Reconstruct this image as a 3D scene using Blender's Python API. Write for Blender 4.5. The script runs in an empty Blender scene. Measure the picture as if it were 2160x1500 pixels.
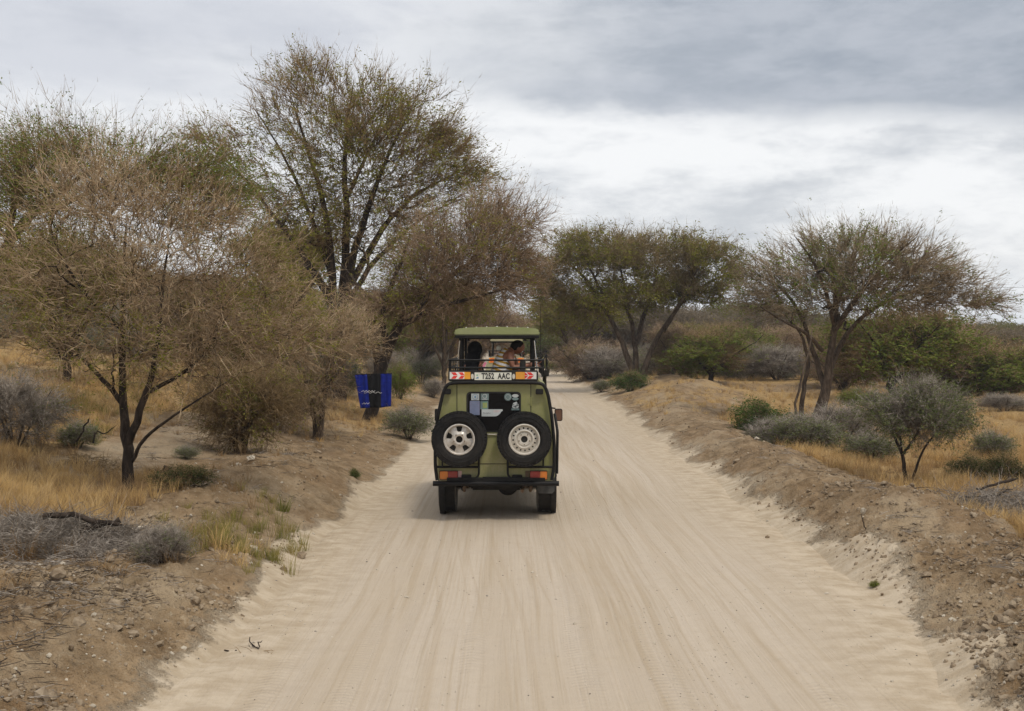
import bpy, bmesh, math, random
import numpy as np
from mathutils import Vector, Matrix

SC = bpy.context.scene
COL = SC.collection
PI = math.pi

# ------------------------------------------------------------------ camera
EYE = 2.44            # the photographer stands in the roof opening of a following vehicle
FPX = 2400.0          # focal length in pixels of the 2160 px wide photograph
cam_data = bpy.data.cameras.new('camera')
cam = bpy.data.objects.new('camera', cam_data)
COL.objects.link(cam)
cam_data.sensor_width = 36.0
cam_data.lens = 36.0 * FPX / 2160.0
cam_data.clip_start = 0.05
cam_data.clip_end = 6000.0
cam.location = (0, 0, EYE)
cam.rotation_euler = (PI / 2 - math.atan(22 / FPX), 0, 0)
SC.camera = cam

# ------------------------------------------------------------------ world: overcast sky over a Nishita base
SUN_EL, SUN_AZ = math.radians(58), math.radians(150)   # azimuth clockwise from +Y (ahead)
world = bpy.data.worlds.new('World')
SC.world = world
world.use_nodes = True
wn = world.node_tree
wn.nodes.clear()

class NT:
    """small helper to write node trees"""
    def __init__(s, tree): s.t = tree
    def n(s, kind, **kw):
        nd = s.t.nodes.new(kind)
        for k, v in kw.items():
            if k == 'inp':
                for a, b in v.items(): s.set(nd, a, b)
            else: setattr(nd, k, v)
        return nd
    def set(s, nd, key, val):
        if isinstance(val, bpy.types.NodeSocket): s.t.links.new(val, nd.inputs[key])
        else: nd.inputs[key].default_value = val
    def math(s, op, a, b=0.0, c=0.0, clamp=False):
        nd = s.n('ShaderNodeMath', operation=op, use_clamp=clamp)
        s.set(nd, 0, a); s.set(nd, 1, b); s.set(nd, 2, c)
        return nd.outputs[0]
    def vmath(s, op, a, b=(0, 0, 0)):
        nd = s.n('ShaderNodeVectorMath', operation=op)
        s.set(nd, 0, a); s.set(nd, 1, b)
        return nd.outputs[0]
    def noise(s, vec, scale, detail=4, rough=0.55, dist=0.0, dims='3D'):
        nd = s.n('ShaderNodeTexNoise', noise_dimensions=dims)
        s.set(nd, 'Vector', vec); s.set(nd, 'Scale', scale); s.set(nd, 'Detail', detail)
        s.set(nd, 'Roughness', rough); s.set(nd, 'Distortion', dist)
        return nd.outputs['Fac']
    def smooth(s, v, a, b, lo=0.0, hi=1.0):
        nd = s.n('ShaderNodeMapRange', interpolation_type='SMOOTHSTEP')
        s.set(nd, 'Value', v); s.set(nd, 'From Min', a); s.set(nd, 'From Max', b)
        s.set(nd, 'To Min', lo); s.set(nd, 'To Max', hi)
        return nd.outputs[0]
    def mix(s, f, a, b):
        nd = s.n('ShaderNodeMix', data_type='RGBA')
        s.set(nd, 0, f); s.set(nd, 6, a); s.set(nd, 7, b)
        return nd.outputs[2]
    def scale(s, v, xyz):
        nd = s.n('ShaderNodeMapping'); s.set(nd, 'Vector', v); nd.inputs['Scale'].default_value = xyz
        return nd.outputs[0]

def rgba(c): return (c[0], c[1], c[2], 1.0)

w = NT(wn)
geo = w.n('ShaderNodeTexCoord').outputs['Generated']
sep = w.n('ShaderNodeSeparateXYZ'); w.set(sep, 0, geo)
DX, DY, DZ = sep.outputs
sky = w.n('ShaderNodeTexSky', sky_type='NISHITA', sun_disc=False)
sky.sun_elevation = SUN_EL
sky.sun_rotation = SUN_AZ
sky.dust_density = 2.0
stretch = w.scale(geo, (1.0, 1.0, 2.7))
n_big = w.noise(stretch, 2.6, 5, 0.5, 0.35)
n_mid = w.noise(w.vmath('ADD', stretch, (7.3, 1.1, 4.2)), 6.0, 8, 0.60, 0.25)
n_fine = w.noise(w.vmath('ADD', w.scale(geo, (1.0, 1.0, 3.0)), (2.1, 9.7, 1.3)), 15.0, 7, 0.62, 0.15)
# cloud luminance, bright base with soft grey patches
patch = w.math('ADD', w.math('MULTIPLY', n_big, 0.36), w.math('ADD', w.math('MULTIPLY', n_mid, 0.36), w.math('MULTIPLY', n_fine, 0.28)))
grey1 = w.smooth(patch, 0.38, 0.55)
c_bright = rgba((0.81, 0.815, 0.82))
c_grey = rgba((0.52, 0.54, 0.57))
c_dark = rgba((0.27, 0.305, 0.36))
c_lilac = rgba((0.50, 0.52, 0.575))
clouds = w.mix(grey1, c_grey, c_bright)
# lilac grey veil towards the upper left
leftm = w.smooth(w.math('ADD', DX, w.math('MULTIPLY', w.math('SUBTRACT', n_mid, 0.5), 0.5)), 0.02, -0.16)
upm = w.smooth(w.math('ADD', DZ, w.math('MULTIPLY', w.math('SUBTRACT', n_mid, 0.5), 0.16)), 0.17, 0.25)
clouds = w.mix(w.math('MULTIPLY', w.math('MULTIPLY', leftm, upm), 0.72), clouds, c_lilac)
# the dark cloud deck
edge = w.math('ADD', DZ, w.math('MULTIPLY', w.math('SUBTRACT', n_mid, 0.5), 0.07))
edge = w.math('ADD', edge, w.math('MULTIPLY', DX, 0.075))
edge = w.math('ADD', edge, w.math('MULTIPLY', w.math('SUBTRACT', n_fine, 0.5), 0.03))
deck = w.smooth(edge, 0.198, 0.230)
deck = w.math('MULTIPLY', deck, w.smooth(w.math('ADD', DX, w.math('MULTIPLY', w.math('SUBTRACT', n_mid, 0.5), 0.35)), -0.16, 0.16))
deck = w.math('MULTIPLY', deck, w.smooth(w.math('ADD', DZ, w.math('MULTIPLY', w.math('SUBTRACT', n_big, 0.5), 0.4)), 0.60, 0.40))
deckcol = w.mix(w.smooth(n_fine, 0.30, 0.70), c_dark, rgba((0.36, 0.39, 0.445)))
clouds = w.mix(w.math('MULTIPLY', deck, 0.85), clouds, deckcol)
# low bluish band at the horizon
low = w.smooth(w.math('ADD', DZ, w.math('MULTIPLY', w.math('SUBTRACT', n_fine, 0.5), 0.05)), 0.075, 0.005)
clouds = w.mix(w.math('MULTIPLY', low, 0.45), clouds, rgba((0.60, 0.68, 0.78)))
# an overcast sky brightens towards the zenith
zen = w.smooth(DZ, 0.36, 0.85, 1.0, 1.35)
clouds_v = w.n('ShaderNodeVectorMath', operation='SCALE'); w.set(clouds_v, 0, clouds); w.set(clouds_v, 'Scale', w.math('MULTIPLY', zen, 10.0))
final = w.mix(0.93, sky.outputs[0], clouds_v.outputs[0])
bgn = w.n('ShaderNodeBackground'); w.set(bgn, 'Color', final); bgn.inputs['Strength'].default_value = 0.1
wo = w.n('ShaderNodeOutputWorld'); w.set(wo, 'Surface', bgn.outputs[0])

# ------------------------------------------------------------------ sun through thin cloud
sun_data = bpy.data.lights.new('sun', 'SUN')
sun_data.energy = 1.5
sun_data.angle = math.radians(10)
sun_data.color = (1.0, 0.93, 0.82)
sun = bpy.data.objects.new('sun', sun_data)
COL.objects.link(sun)
sdir = Vector((math.sin(SUN_AZ) * math.cos(SUN_EL), math.cos(SUN_AZ) * math.cos(SUN_EL), math.sin(SUN_EL)))
sun.rotation_euler = sdir.to_track_quat('Z', 'Y').to_euler()

SC.view_settings.view_transform = 'Standard'
SC.view_settings.look = 'None'
SC.view_settings.gamma = 1.0
SC.view_settings.use_curve_mapping = False
SC.view_settings.exposure = 0.30
try:
    SC.cycles.max_bounces = 5
    SC.cycles.diffuse_bounces = 3
    SC.cycles.glossy_bounces = 2
    SC.cycles.transmission_bounces = 3
    SC.cycles.transparent_max_bounces = 8
    SC.cycles.use_denoising = True
except Exception:
    pass

# ------------------------------------------------------------------ helpers
def tag(o, label=None, cat=None, group=None, kind=None):
    if label: o['label'] = label
    if cat: o['category'] = cat
    if group: o['group'] = group
    if kind: o['kind'] = kind
    return o

def empty(name, loc=(0, 0, 0), rz=0.0, parent=None):
    o = bpy.data.objects.new(name, None)
    COL.objects.link(o)
    o.location = loc
    o.rotation_euler = (0, 0, rz)
    o.empty_display_size = 0.1
    if parent: o.parent = parent
    return o

def copy_tree(o, parent=None):
    c = o.copy()
    COL.objects.link(c)
    c.parent = parent
    for ch in list(o.children): copy_tree(ch, c)
    return c

def mesh_from(name, chunks, smooth=False):
    """chunks: list of (verts Nx3, quads Mx4 or None, tris Kx3 or None)"""
    vs, q, t, off = [], [], [], 0
    for v, a, b in chunks:
        v = np.asarray(v, dtype=np.float32).reshape(-1, 3)
        vs.append(v)
        if a is not None and len(a): q.append(np.asarray(a, dtype=np.int64).reshape(-1, 4) + off)
        if b is not None and len(b): t.append(np.asarray(b, dtype=np.int64).reshape(-1, 3) + off)
        off += len(v)
    v = np.concatenate(vs)
    q = np.concatenate(q) if q else np.zeros((0, 4), np.int64)
    t = np.concatenate(t) if t else np.zeros((0, 3), np.int64)
    me = bpy.data.meshes.new(name)
    me.vertices.add(len(v)); me.vertices.foreach_set('co', v.ravel())
    loops = np.concatenate([q.ravel(), t.ravel()]).astype(np.int32)
    me.loops.add(len(loops)); me.loops.foreach_set('vertex_index', loops)
    nq, nt = len(q), len(t)
    me.polygons.add(nq + nt)
    starts = np.concatenate([np.arange(nq) * 4, nq * 4 + np.arange(nt) * 3]).astype(np.int32)
    me.polygons.foreach_set('loop_start', starts)
    if smooth: me.polygons.foreach_set('use_smooth', np.ones(nq + nt, dtype=bool))
    me.update(calc_edges=True)
    return me

def add_mesh(name, me, mat=None, parent=None, loc=(0, 0, 0)):
    if mat is not None and len(me.materials) == 0: me.materials.append(mat)
    o = bpy.data.objects.new(name, me)
    COL.objects.link(o)
    o.location = loc
    if parent: o.parent = parent
    return o

# --- numpy value noise
def _hash(ix, iy, seed):
    h = (ix.astype(np.int64) * 374761393 + iy.astype(np.int64) * 668265263 + seed * 1442695041) & 0xFFFFFFFF
    h = ((h ^ (h >> 13)) * 1274126177) & 0xFFFFFFFF
    h = h ^ (h >> 16)
    return (h & 0xFFFFFF) / float(0xFFFFFF)

def vnoise(x, y, seed=0):
    x = np.asarray(x, float); y = np.asarray(y, float)
    ix, iy = np.floor(x), np.floor(y)
    fx, fy = x - ix, y - iy
    ux, uy = fx * fx * (3 - 2 * fx), fy * fy * (3 - 2 * fy)
    a, b = _hash(ix, iy, seed), _hash(ix + 1, iy, seed)
    c, d = _hash(ix, iy + 1, seed), _hash(ix + 1, iy + 1, seed)
    return (a + (b - a) * ux) * (1 - uy) + (c + (d - c) * ux) * uy

def fbm(x, y, octs=4, seed=0, rough=0.5):
    s, amp, tot = 0.0, 1.0, 0.0
    for k in range(octs):
        s = s + amp * (vnoise(x * 2 ** k + 13.7 * k, y * 2 ** k - 7.1 * k, seed + k) - 0.5)
        tot += amp; amp *= rough
    return s / tot * 2.0          # about -1..1

def sstep(a, b, x):
    t = np.clip((x - a) / (b - a), 0, 1)
    return t * t * (3 - 2 * t)

def WX(px, D): return (px - 1080.0) / FPX * D
def WZ(py, D): return EYE - (py - 728.0) / FPX * D

# ------------------------------------------------------------------ materials
MATS = {}
def material(name):
    m = bpy.data.materials.new(name); m.use_nodes = True
    nt = m.node_tree; nt.nodes.clear()
    h = NT(nt)
    out = h.n('ShaderNodeOutputMaterial')
    MATS[name] = m
    return m, h, out

def bsdf(h, out, col, rough=0.8, metal=0.0, spec=0.3, normal=None, **kw):
    b = h.n('ShaderNodeBsdfPrincipled')
    h.set(b, 'Base Color', col if isinstance(col, bpy.types.NodeSocket) else rgba(col))
    h.set(b, 'Roughness', rough); h.set(b, 'Metallic', metal); h.set(b, 'Specular IOR Level', spec)
    if normal is not None: h.set(b, 'Normal', normal)
    for k, v in kw.items(): h.set(b, k.replace('_', ' '), v)
    h.set(out, 'Surface', b.outputs[0])
    return b

def bump(h, height, strength=0.5, dist=0.02, prev=None):
    b = h.n('ShaderNodeBump'); h.set(b, 'Height', height); h.set(b, 'Strength', strength); h.set(b, 'Distance', dist)
    if prev is not None: h.set(b, 'Normal', prev)
    return b.outputs[0]

def simple_mat(name, col, rough=0.6, metal=0.0, spec=0.4, dust=0.0, var=0.15, nscale=6.0, dustcol=(0.36, 0.30, 0.22), bumpy=0.0, **kw):
    """a solid paint or plastic with a little mottling and, where wanted, road dust"""
    m, h, out = material(name)
    co = h.n('ShaderNodeTexCoord').outputs['Object']
    n1 = h.noise(co, nscale, 5, 0.6)
    dark = rgba([c * (1 - var) for c in col]); light = rgba([min(1, c * (1 + var)) for c in col])
    c = h.mix(h.smooth(n1, 0.3, 0.7), dark, light)
    if dust > 0:
        n2 = h.noise(co, nscale * 2.7, 6, 0.7)
        n3 = h.noise(co, 1.3, 3, 0.5)
        f = h.math('MULTIPLY', h.smooth(h.math('ADD', h.math('MULTIPLY', n2, 0.5), h.math('MULTIPLY', n3, 0.5)), 0.38, 0.66), dust)
        c = h.mix(f, c, rgba(dustcol))
    nrm = None
    if bumpy > 0: nrm = bump(h, h.noise(co, nscale * 8, 4, 0.6), bumpy, 0.01)
    bsdf(h, out, c, rough, metal, spec, nrm, **kw)
    return m
# ================================================================== THE GROUND
def road_mid(y): return np.where(y > 90, -0.00018 * (y - 90) ** 2, 0.0)
def edge_l(y):
    y = np.asarray(y, float)
    return np.interp(y, [0, 5, 8, 11, 15, 20, 27, 40, 60, 90, 150, 400], [-2.7, -2.6, -2.42, -2.32, -2.35, -2.3, -2.35, -2.7, -2.9, -3.0, -3.0, -3.0]) + road_mid(y) + 0.16 * fbm(y * 0.55, y * 0 + 3.3, 3, 5)
def edge_r(y):
    y = np.asarray(y, float)
    return np.interp(y, [0, 5, 8, 10.5, 13, 16, 21, 34, 48, 80, 125, 400], [2.7, 2.9, 3.15, 3.5, 3.62, 3.5, 3.6, 3.75, 3.95, 4.0, 4.0, 4.0]) + road_mid(y) + 0.16 * fbm(y * 0.5, y * 0 + 9.3, 3, 8)

def terrain(x, y, fine=True):
    x = np.asarray(x, float); y = np.asarray(y, float)
    sl = edge_l(y) - x
    sr = x - edge_r(y)
    sl = sl + 0.40 * fbm(x * 0.8, y * 0.45, 4, 21) * sstep(-0.4, 1.2, sl)
    sr = sr + 0.42 * fbm(x * 0.8, y * 0.40, 4, 31) * sstep(-0.4, 0.8, sr)
    # left bank and rising hillside
    hl = np.interp(sl, [-1, -0.15, 0.0, 0.35, 1.15, 2.0, 3.0, 5.5, 8.5, 12, 17, 27, 60, 200], [0, 0, 0.02, 0.14, 0.44, 0.50, 0.52, 0.90, 1.45, 1.95, 2.5, 3.2, 4.6, 8.0])
    far = sstep(14, 26, y)
    hl_far = np.interp(sl, [-1, 0.0, 0.5, 1.4, 3.0, 6, 9, 12, 17, 27, 60, 200], [0, 0.02, 0.10, 0.30, 0.62, 1.15, 1.6, 2.0, 2.6, 3.4, 4.8, 8.0])
    hl = hl * (1 - far) + hl_far * far
    def bumpf(cx, cy, a, rx, ry): return a * np.exp(-(((x - cx) / rx) ** 2 + ((y - cy) / ry) ** 2))
    hl = hl + bumpf(-3.75, 17.6, 0.30, 0.8, 1.7) + bumpf(-3.9, 14.2, 0.14, 0.7, 0.9) + bumpf(-4.6, 11.3, -0.12, 1.0, 0.9) + bumpf(-4.0, 9.0, 0.10, 1.0, 0.9) + bumpf(-4.2, 6.9, 0.05, 0.9, 0.8)
    hl = hl + sstep(0.3, 2, sl) * 0.11 * fbm(x * 0.9, y * 0.9, 4, 40)
    # right berm
    amp = np.interp(y, [0, 6, 8, 10, 14, 20, 26, 30, 36, 42, 50, 58, 64, 75, 100], [0.25, 0.34, 0.40, 0.48, 0.46, 0.36, 0.36, 0.36, 0.32, 0.50, 0.75, 0.80, 0.65, 0.4, 0.2])
    wid = np.interp(y, [0, 20, 36, 46, 60, 80], [1.0, 1.0, 1.2, 2.6, 3.2, 2.0])
    t = sr / wid
    berm = np.interp(t, [-1, -0.1, 0.0, 0.3, 0.75, 1.15, 1.5, 2.3, 2.9, 200], [0, 0, 0.03, 0.26, 0.70, 1.0, 0.95, 0.30, 0.0, 0.0])
    hr = amp * berm * (1 + 0.55 * fbm(x * 0.6, y * 0.42, 4, 50))
    plain = np.interp(sr, [0, 2, 4, 12, 30, 80, 300], [0, 0.0, -0.03, 0.0, 0.0, 0.2, 1.5]) + 0.12 * fbm(x * 0.16, y * 0.16, 3, 60) * sstep(2, 8, sr)
    plain = plain + bumpf(23.5, 44, 0.75, 6, 5) + bumpf(15.5, 62, 0.55, 6, 7) + bumpf(12, 48, 0.25, 3, 5)
    hr = hr + plain
    inl, inr = sstep(-0.25, 0.1, sl), sstep(-0.25, 0.1, sr)
    h = hl * inl + hr * inr
    if fine:
        off = np.maximum(sstep(0.05, 0.5, sl), sstep(0.05, 0.5, sr))
        near = np.clip(22.0 / np.maximum(y, 4), 0, 1)
        clod = fbm(x * 4.2, y * 4.2, 4, 70, 0.62)
        h = h + off * 0.10 * fbm(x * 1.3, y * 1.3, 3, 72) * sstep(25, 40, y)
        clod_r = np.abs(fbm(x * 5.5, y * 5.5, 4, 77, 0.65))
        clod2 = np.abs(fbm(x * 15, y * 15, 2, 79, 0.6))
        face_r = sstep(0.1, 0.5, sr) * (1 - sstep(2.0, 2.8, sr))
        face_l = sstep(0.1, 0.4, sl) * (1 - sstep(1.6, 2.6, sl))
        h = h + off * 0.028 * clod * near + face_r * (0.12 * clod_r + 0.035 * clod2) * near + face_l * (0.08 * clod_r + 0.03 * clod2) * near
        # gullies washed down the faces
        gul = np.abs(fbm(y * 1.9 + 0.25 * fbm(x * 1.3, y * 1.3, 2, 82), x * 0.35, 3, 81))
        h = h - (face_l + face_r) * 0.06 * (1 - sstep(0.0, 0.22, gul)) * near
    # below the road sheet the ground drops a little
    inside = (1 - inl) * (1 - inr)
    return h - 0.035 * inside

def road_z(x, y):
    x = np.asarray(x, float); y = np.asarray(y, float)
    wob = 0.10 * fbm(y * 0.10, y * 0 + 1.1, 2, 90) + road_mid(y)
    u = x - wob
    z = 0.010 * fbm(u * 2.2, y * 0.12, 3, 91)
    z = z + 0.006 * fbm(u * 9.0, y * 0.20, 2, 92)
    for c, wd in ((-1.75, .2), (-.92, .16), (.50, .16), (1.35, .2), (2.5, .2)):
        z = z - 0.012 * np.exp(-((u - c) / wd) ** 2)
    el, er = edge_l(y), edge_r(y)
    sidel, sider = sstep(0.75, 0.0, x - el), sstep(0.9, 0.0, er - x)
    z = z + (sidel + sider) * (0.035 * fbm(x * 2.6, y * 1.5, 4, 95) + 0.004)
    z = z + 0.006 * fbm(x * 6, y * 6, 2, 96)
    # windrow edge droops so that the bank's soil covers it irregularly
    out = np.maximum(el - x, x - er)
    z = z - 0.07 * sstep(-0.25, 0.8, out + 0.45 * fbm(x * 1.1, y * 1.1, 4, 97)) * 1.0
    return z

def ground_at(x, y):
    x = float(x); y = float(y)
    return float(max(terrain(np.array([x]), np.array([y]))[0], road_z(np.array([x]), np.array([y]))[0] if -3 < x < 4.2 else -9))

def grid_faces(nr, nc):
    i = np.arange(nr * nc).reshape(nr, nc)
    return np.stack([i[:-1, :-1], i[:-1, 1:], i[1:, 1:], i[1:, :-1]], -1).reshape(-1, 4)

# fan shaped level-of-detail sheet: fine near the road, coarse far away
rows = 1.0 / np.linspace(1 / 4.8, 1 / 70.0, 400)
rows = np.concatenate([rows, np.geomspace(72, 1500, 45)])
ang = np.tan(np.linspace(-math.radians(52), math.radians(52), 620) * 1.0)
angc = np.sinh(np.linspace(-1, 1, 540) * 1.9) / math.sinh(1.9) * 1.5
GX = rows[:, None] * angc[None, :]
GY = np.repeat(rows[:, None], len(angc), 1)
GZ = terrain(GX, GY)
gm = mesh_from('ground', [(np.stack([GX, GY, GZ], -1), grid_faces(*GX.shape), None)], smooth=True)
def add_attr(me, name, arr):
    a = me.attributes.new(name, 'FLOAT', 'POINT'); a.data.foreach_set('value', np.asarray(arr, dtype=np.float32).ravel())
SL, SR = edge_l(GY) - GX, GX - edge_r(GY)
# how much golden grass litter lies on the soil, and how much pale sand
def grass_mask(x, y):
    sl, sr = edge_l(y) - x, x - edge_r(y)
    n = fbm(x * 0.55, y * 0.40, 4, 101)
    n2 = fbm(x * 1.6, y * 1.3, 3, 103)
    left = sstep(4.2, 5.4, sl + 0.6 * n) * (0.75 + 0.5 * n)
    left = np.maximum(left, sstep(1.7, 2.4, sl) * (1 - sstep(15.3, 16.6, y)) * sstep(10.9, 12.2, y) * (0.65 + 0.6 * n2))
    left = np.maximum(left, sstep(0.8, 1.4, sl) * sstep(23, 30, y) * (0.50 + 0.7 * n))
    left = np.maximum(left, 0.10 * np.exp(-(((x + 2.95) / 0.42) ** 2 + ((y - 12.5) / 0.9) ** 2)))
    wid = np.interp(y, [0, 20, 36, 46, 60, 80], [1.0, 1.0, 1.2, 2.6, 3.2, 2.0])
    right = sstep(1.95, 2.5, sr / wid + 0.18 * n) * (0.92 + 0.5 * n)
    right = np.maximum(right, 0.9 * np.exp(-(((x - 8.4) / 3.0) ** 2 + ((y - 56) / 3.0) ** 2)))
    right = np.maximum(right, sstep(.45, 1.1, sr) * sstep(34, 42, y) * (1 - sstep(68, 80, y)) * (0.42 + 0.7 * n2))
    bare = np.exp(-(((x - 23.5) / 6.5) ** 2 + ((y - 44) / 4.0) ** 2)) + 0.9 * np.exp(-(((x - 13) / 6) ** 2 + ((y - 56) / 4) ** 2))
    right = right * (1 - np.clip(bare, 0, 0.6))
    return np.clip(np.where(x < 0, left, right), 0, 1)
add_attr(gm, 'litter', grass_mask(GX, GY))
sand = np.clip(np.maximum(1 - sstep(-0.05, 0.5, SL + 0.40 * fbm(GX * 1.1, GY * 0.8, 5, 111, .6)), 0) * (GX < 0) + (1 - sstep(0.0, 0.85, SR + 0.6 * fbm(GX * 1.1, GY * 0.8, 5, 113, .6))) * (GX > 0), 0, 1)
band = sstep(2.5, 3.1, SL) * (1 - sstep(4.2, 5.0, SL)) * sstep(13.5, 16, GY) * 0.42
add_attr(gm, 'sand', np.maximum(sand, band))

m, h, out = material('soil')
co = h.n('ShaderNodeTexCoord').outputs['Object']
at = lambda nm: h.n('ShaderNodeAttribute', attribute_name=nm).outputs['Fac']
n1 = h.noise(co, 0.55, 5, 0.6); n2 = h.noise(co, 3.1, 6, 0.65); n3 = h.noise(co, 14.0, 5, 0.7); n4 = h.noise(co, 60.0, 3, 0.6)
soil = h.mix(h.smooth(n2, 0.32, 0.68), rgba((0.135, 0.084, 0.041)), rgba((0.300, 0.208, 0.118)))
soil = h.mix(h.math('MULTIPLY', h.smooth(n1, 0.45, 0.72), 0.7), soil, rgba((0.225, 0.140, 0.072)))
n5 = h.noise(h.scale(co, (1, 0.45, 1)), 0.9, 5, 0.65)
soil = h.mix(h.math('MULTIPLY', h.smooth(n5, 0.48, 0.64), 0.65), soil, rgba((0.38, 0.292, 0.188)))
soil = h.mix(h.math('MULTIPLY', h.smooth(n5, 0.44, 0.32), 0.55), soil, rgba((0.105, 0.070, 0.042)))
soil = h.mix(h.math('MULTIPLY', h.smooth(n3, 0.55, 0.80), 0.75), soil, rgba((0.47, 0.40, 0.29)))
soil = h.mix(h.math('MULTIPLY', h.smooth(n3, 0.44, 0.28), 0.55), soil, rgba((0.060, 0.042, 0.026)))
b4_ = h.noise(h.scale(co, (1.0, 1.5, 1)), 3.2, 5, 0.65)
sandc = h.mix(h.smooth(b4_, 0.35, 0.65), rgba((0.355, 0.278, 0.188)), rgba((0.475, 0.392, 0.288)))
lit = h.mix(h.smooth(n3, 0.35, 0.65), rgba((0.24, 0.150, 0.062)), rgba((0.44, 0.290, 0.120)))
lf = h.smooth(h.math('ADD', at('litter'), h.math('MULTIPLY', h.math('SUBTRACT', n2, 0.5), 0.9)), 0.25, 0.75)
c = h.mix(lf, soil, lit)
sf = h.smooth(h.math('ADD', at('sand'), h.math('ADD', h.math('MULTIPLY', h.math('SUBTRACT', n2, 0.5), 0.7), h.math('MULTIPLY', h.math('SUBTRACT', n3, 0.5), 0.9))), 0.22, 0.85)
c = h.mix(sf, c, sandc)
c = h.mix(h.math('MULTIPLY', h.smooth(n4, 0.35, 0.65), 0.16), c, rgba((0.33, 0.27, 0.19)))
hh = h.math('ADD', h.math('MULTIPLY', n3, 0.6), h.math('MULTIPLY', n4, 0.25))
rel = h.math('SUBTRACT', 1.0, h.math('MULTIPLY', sf, 0.75))
nrm = bump(h, h.math('MULTIPLY', hh, rel), 1.0, 0.07)
nrm = bump(h, h.math('MULTIPLY', n2, rel), 0.6, 0.12, nrm)
nrm = bump(h, b4_, 0.35, 0.06, nrm)
bsdf(h, out, c, 0.95, 0, 0.1, nrm)
ground = add_mesh('ground', gm, MATS['soil'])
tag(ground, 'brown soil banks and golden grass plain beside the dirt road', kind='structure')

# soil beyond the detailed sheet, out to the horizon on every side
rr = np.array([4.0, 30, 200, 1400, 4500])
th = np.linspace(0, 2 * PI, 73)
FX, FY = rr[:, None] * np.cos(th)[None], rr[:, None] * np.sin(th)[None]
FZ = np.full_like(FX, -0.6); FZ[-1] = -1.0
fm = mesh_from('plain', [(np.stack([FX, FY, FZ], -1), grid_faces(*FX.shape), None)])
add_attr(fm, 'litter', np.ones(FX.size) * 0.8); add_attr(fm, 'sand', np.zeros(FX.size))
tag(add_mesh('plain', fm, MATS['soil']), 'flat dry plain reaching the horizon', kind='structure')

# ---- the sandy road
ry = 1.0 / np.linspace(1 / 4.6, 1 / 60.0, 430)
ry = np.concatenate([ry, np.geomspace(61, 420, 35)])
uu = np.linspace(-0.13, 1.13, 230)
EL, ER = edge_l(ry)[:, None], edge_r(ry)[:, None]
RX = EL + (ER - EL) * uu[None, :]
RY = np.repeat(ry[:, None], len(uu), 1)
RZ = road_z(RX, RY) + 0.012
rm = mesh_from('road', [(np.stack([RX, RY, RZ], -1), grid_faces(*RX.shape), None)], smooth=True)
add_attr(rm, 'side', np.maximum(1 - sstep(0.05, 1.1, RX - EL), 1 - sstep(0.05, 1.3, ER - RX)))
m, h, out = material('road_sand')
co = h.n('ShaderNodeTexCoord').outputs['Object']
wv = h.noise(h.scale(co, (0.0, 0.10, 0.0)), 1.0, 2, 0.5)
sepc = h.n('ShaderNodeSeparateXYZ'); h.set(sepc, 0, co)
X = h.math('ADD', sepc.outputs[0], h.math('MULTIPLY', h.math('SUBTRACT', wv, 0.5), 0.45)); Y = sepc.outputs[1]
wv2 = h.noise(h.scale(co, (0.0, 0.055, 0.0)), 1.0, 1, 0.5)
X2 = h.math('ADD', sepc.outputs[0], h.math('MULTIPLY', h.math('SUBTRACT', wv2, 0.5), 3.2))
comb2 = h.n('ShaderNodeCombineXYZ'); h.set(comb2, 0, X2); h.set(comb2, 1, Y)
comb = h.n('ShaderNodeCombineXYZ'); h.set(comb, 0, X); h.set(comb, 1, Y)
s1 = h.noise(h.scale(comb.outputs[0], (2.2, 0.07, 1)), 1.0, 4, 0.55)
s2 = h.noise(h.scale(comb.outputs[0], (10.0, 0.13, 1)), 1.0, 4, 0.6)
s4 = h.noise(h.scale(comb2.outputs[0], (7.0, 0.06, 1)), 1.0, 3, 0.6)
s3 = h.noise(h.scale(comb.outputs[0], (38.0, 0.30, 1)), 1.0, 3, 0.6)
b1 = h.noise(co, 0.7, 4, 0.6); b2 = h.noise(co, 7.0, 5, 0.65); b3 = h.noise(co, 55.0, 4, 0.7); b4 = h.noise(h.scale(co, (1.0, 1.5, 1)), 3.2, 5, 0.65)
c = h.mix(h.smooth(s1, 0.34, 0.66), rgba((0.408, 0.334, 0.248)), rgba((0.458, 0.386, 0.303)))
c = h.mix(h.math('MULTIPLY', h.smooth(s2, 0.50, 0.66), 0.45), c, rgba((0.325, 0.250, 0.160)))
c = h.mix(h.math('MULTIPLY', h.smooth(s3, 0.50, 0.66), 0.30), c, rgba((0.35, 0.27, 0.18)))
c = h.mix(h.math('MULTIPLY', h.smooth(s2, 0.46, 0.30), 0.28), c, rgba((0.52, 0.44, 0.35)))
c = h.mix(h.math('MULTIPLY', h.smooth(b1, 0.42, 0.66), 0.35), c, rgba((0.43, 0.36, 0.285)))
c = h.mix(h.math('MULTIPLY', h.smooth(s4, 0.54, 0.64), 0.30), c, rgba((0.345, 0.265, 0.175)))
c = h.mix(h.math('MULTIPLY', h.smooth(b2, 0.40, 0.62), 0.22), c, rgba((0.40, 0.325, 0.245)))
side = h.n('ShaderNodeAttribute', attribute_name='side').outputs['Fac']
sidecol = h.mix(h.smooth(b4, 0.35, 0.65), rgba((0.355, 0.278, 0.188)), rgba((0.475, 0.392, 0.288)))
c = h.mix(h.math('MULTIPLY', side, 0.95), c, sidecol)
c = h.mix(h.math('MULTIPLY', h.smooth(b3, 0.56, 0.74), 0.38), c, rgba((0.25, 0.19, 0.135)))
c = h.mix(h.math('MULTIPLY', h.smooth(b2, 0.58, 0.75), 0.22), c, rgba((0.33, 0.26, 0.18)))
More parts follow.
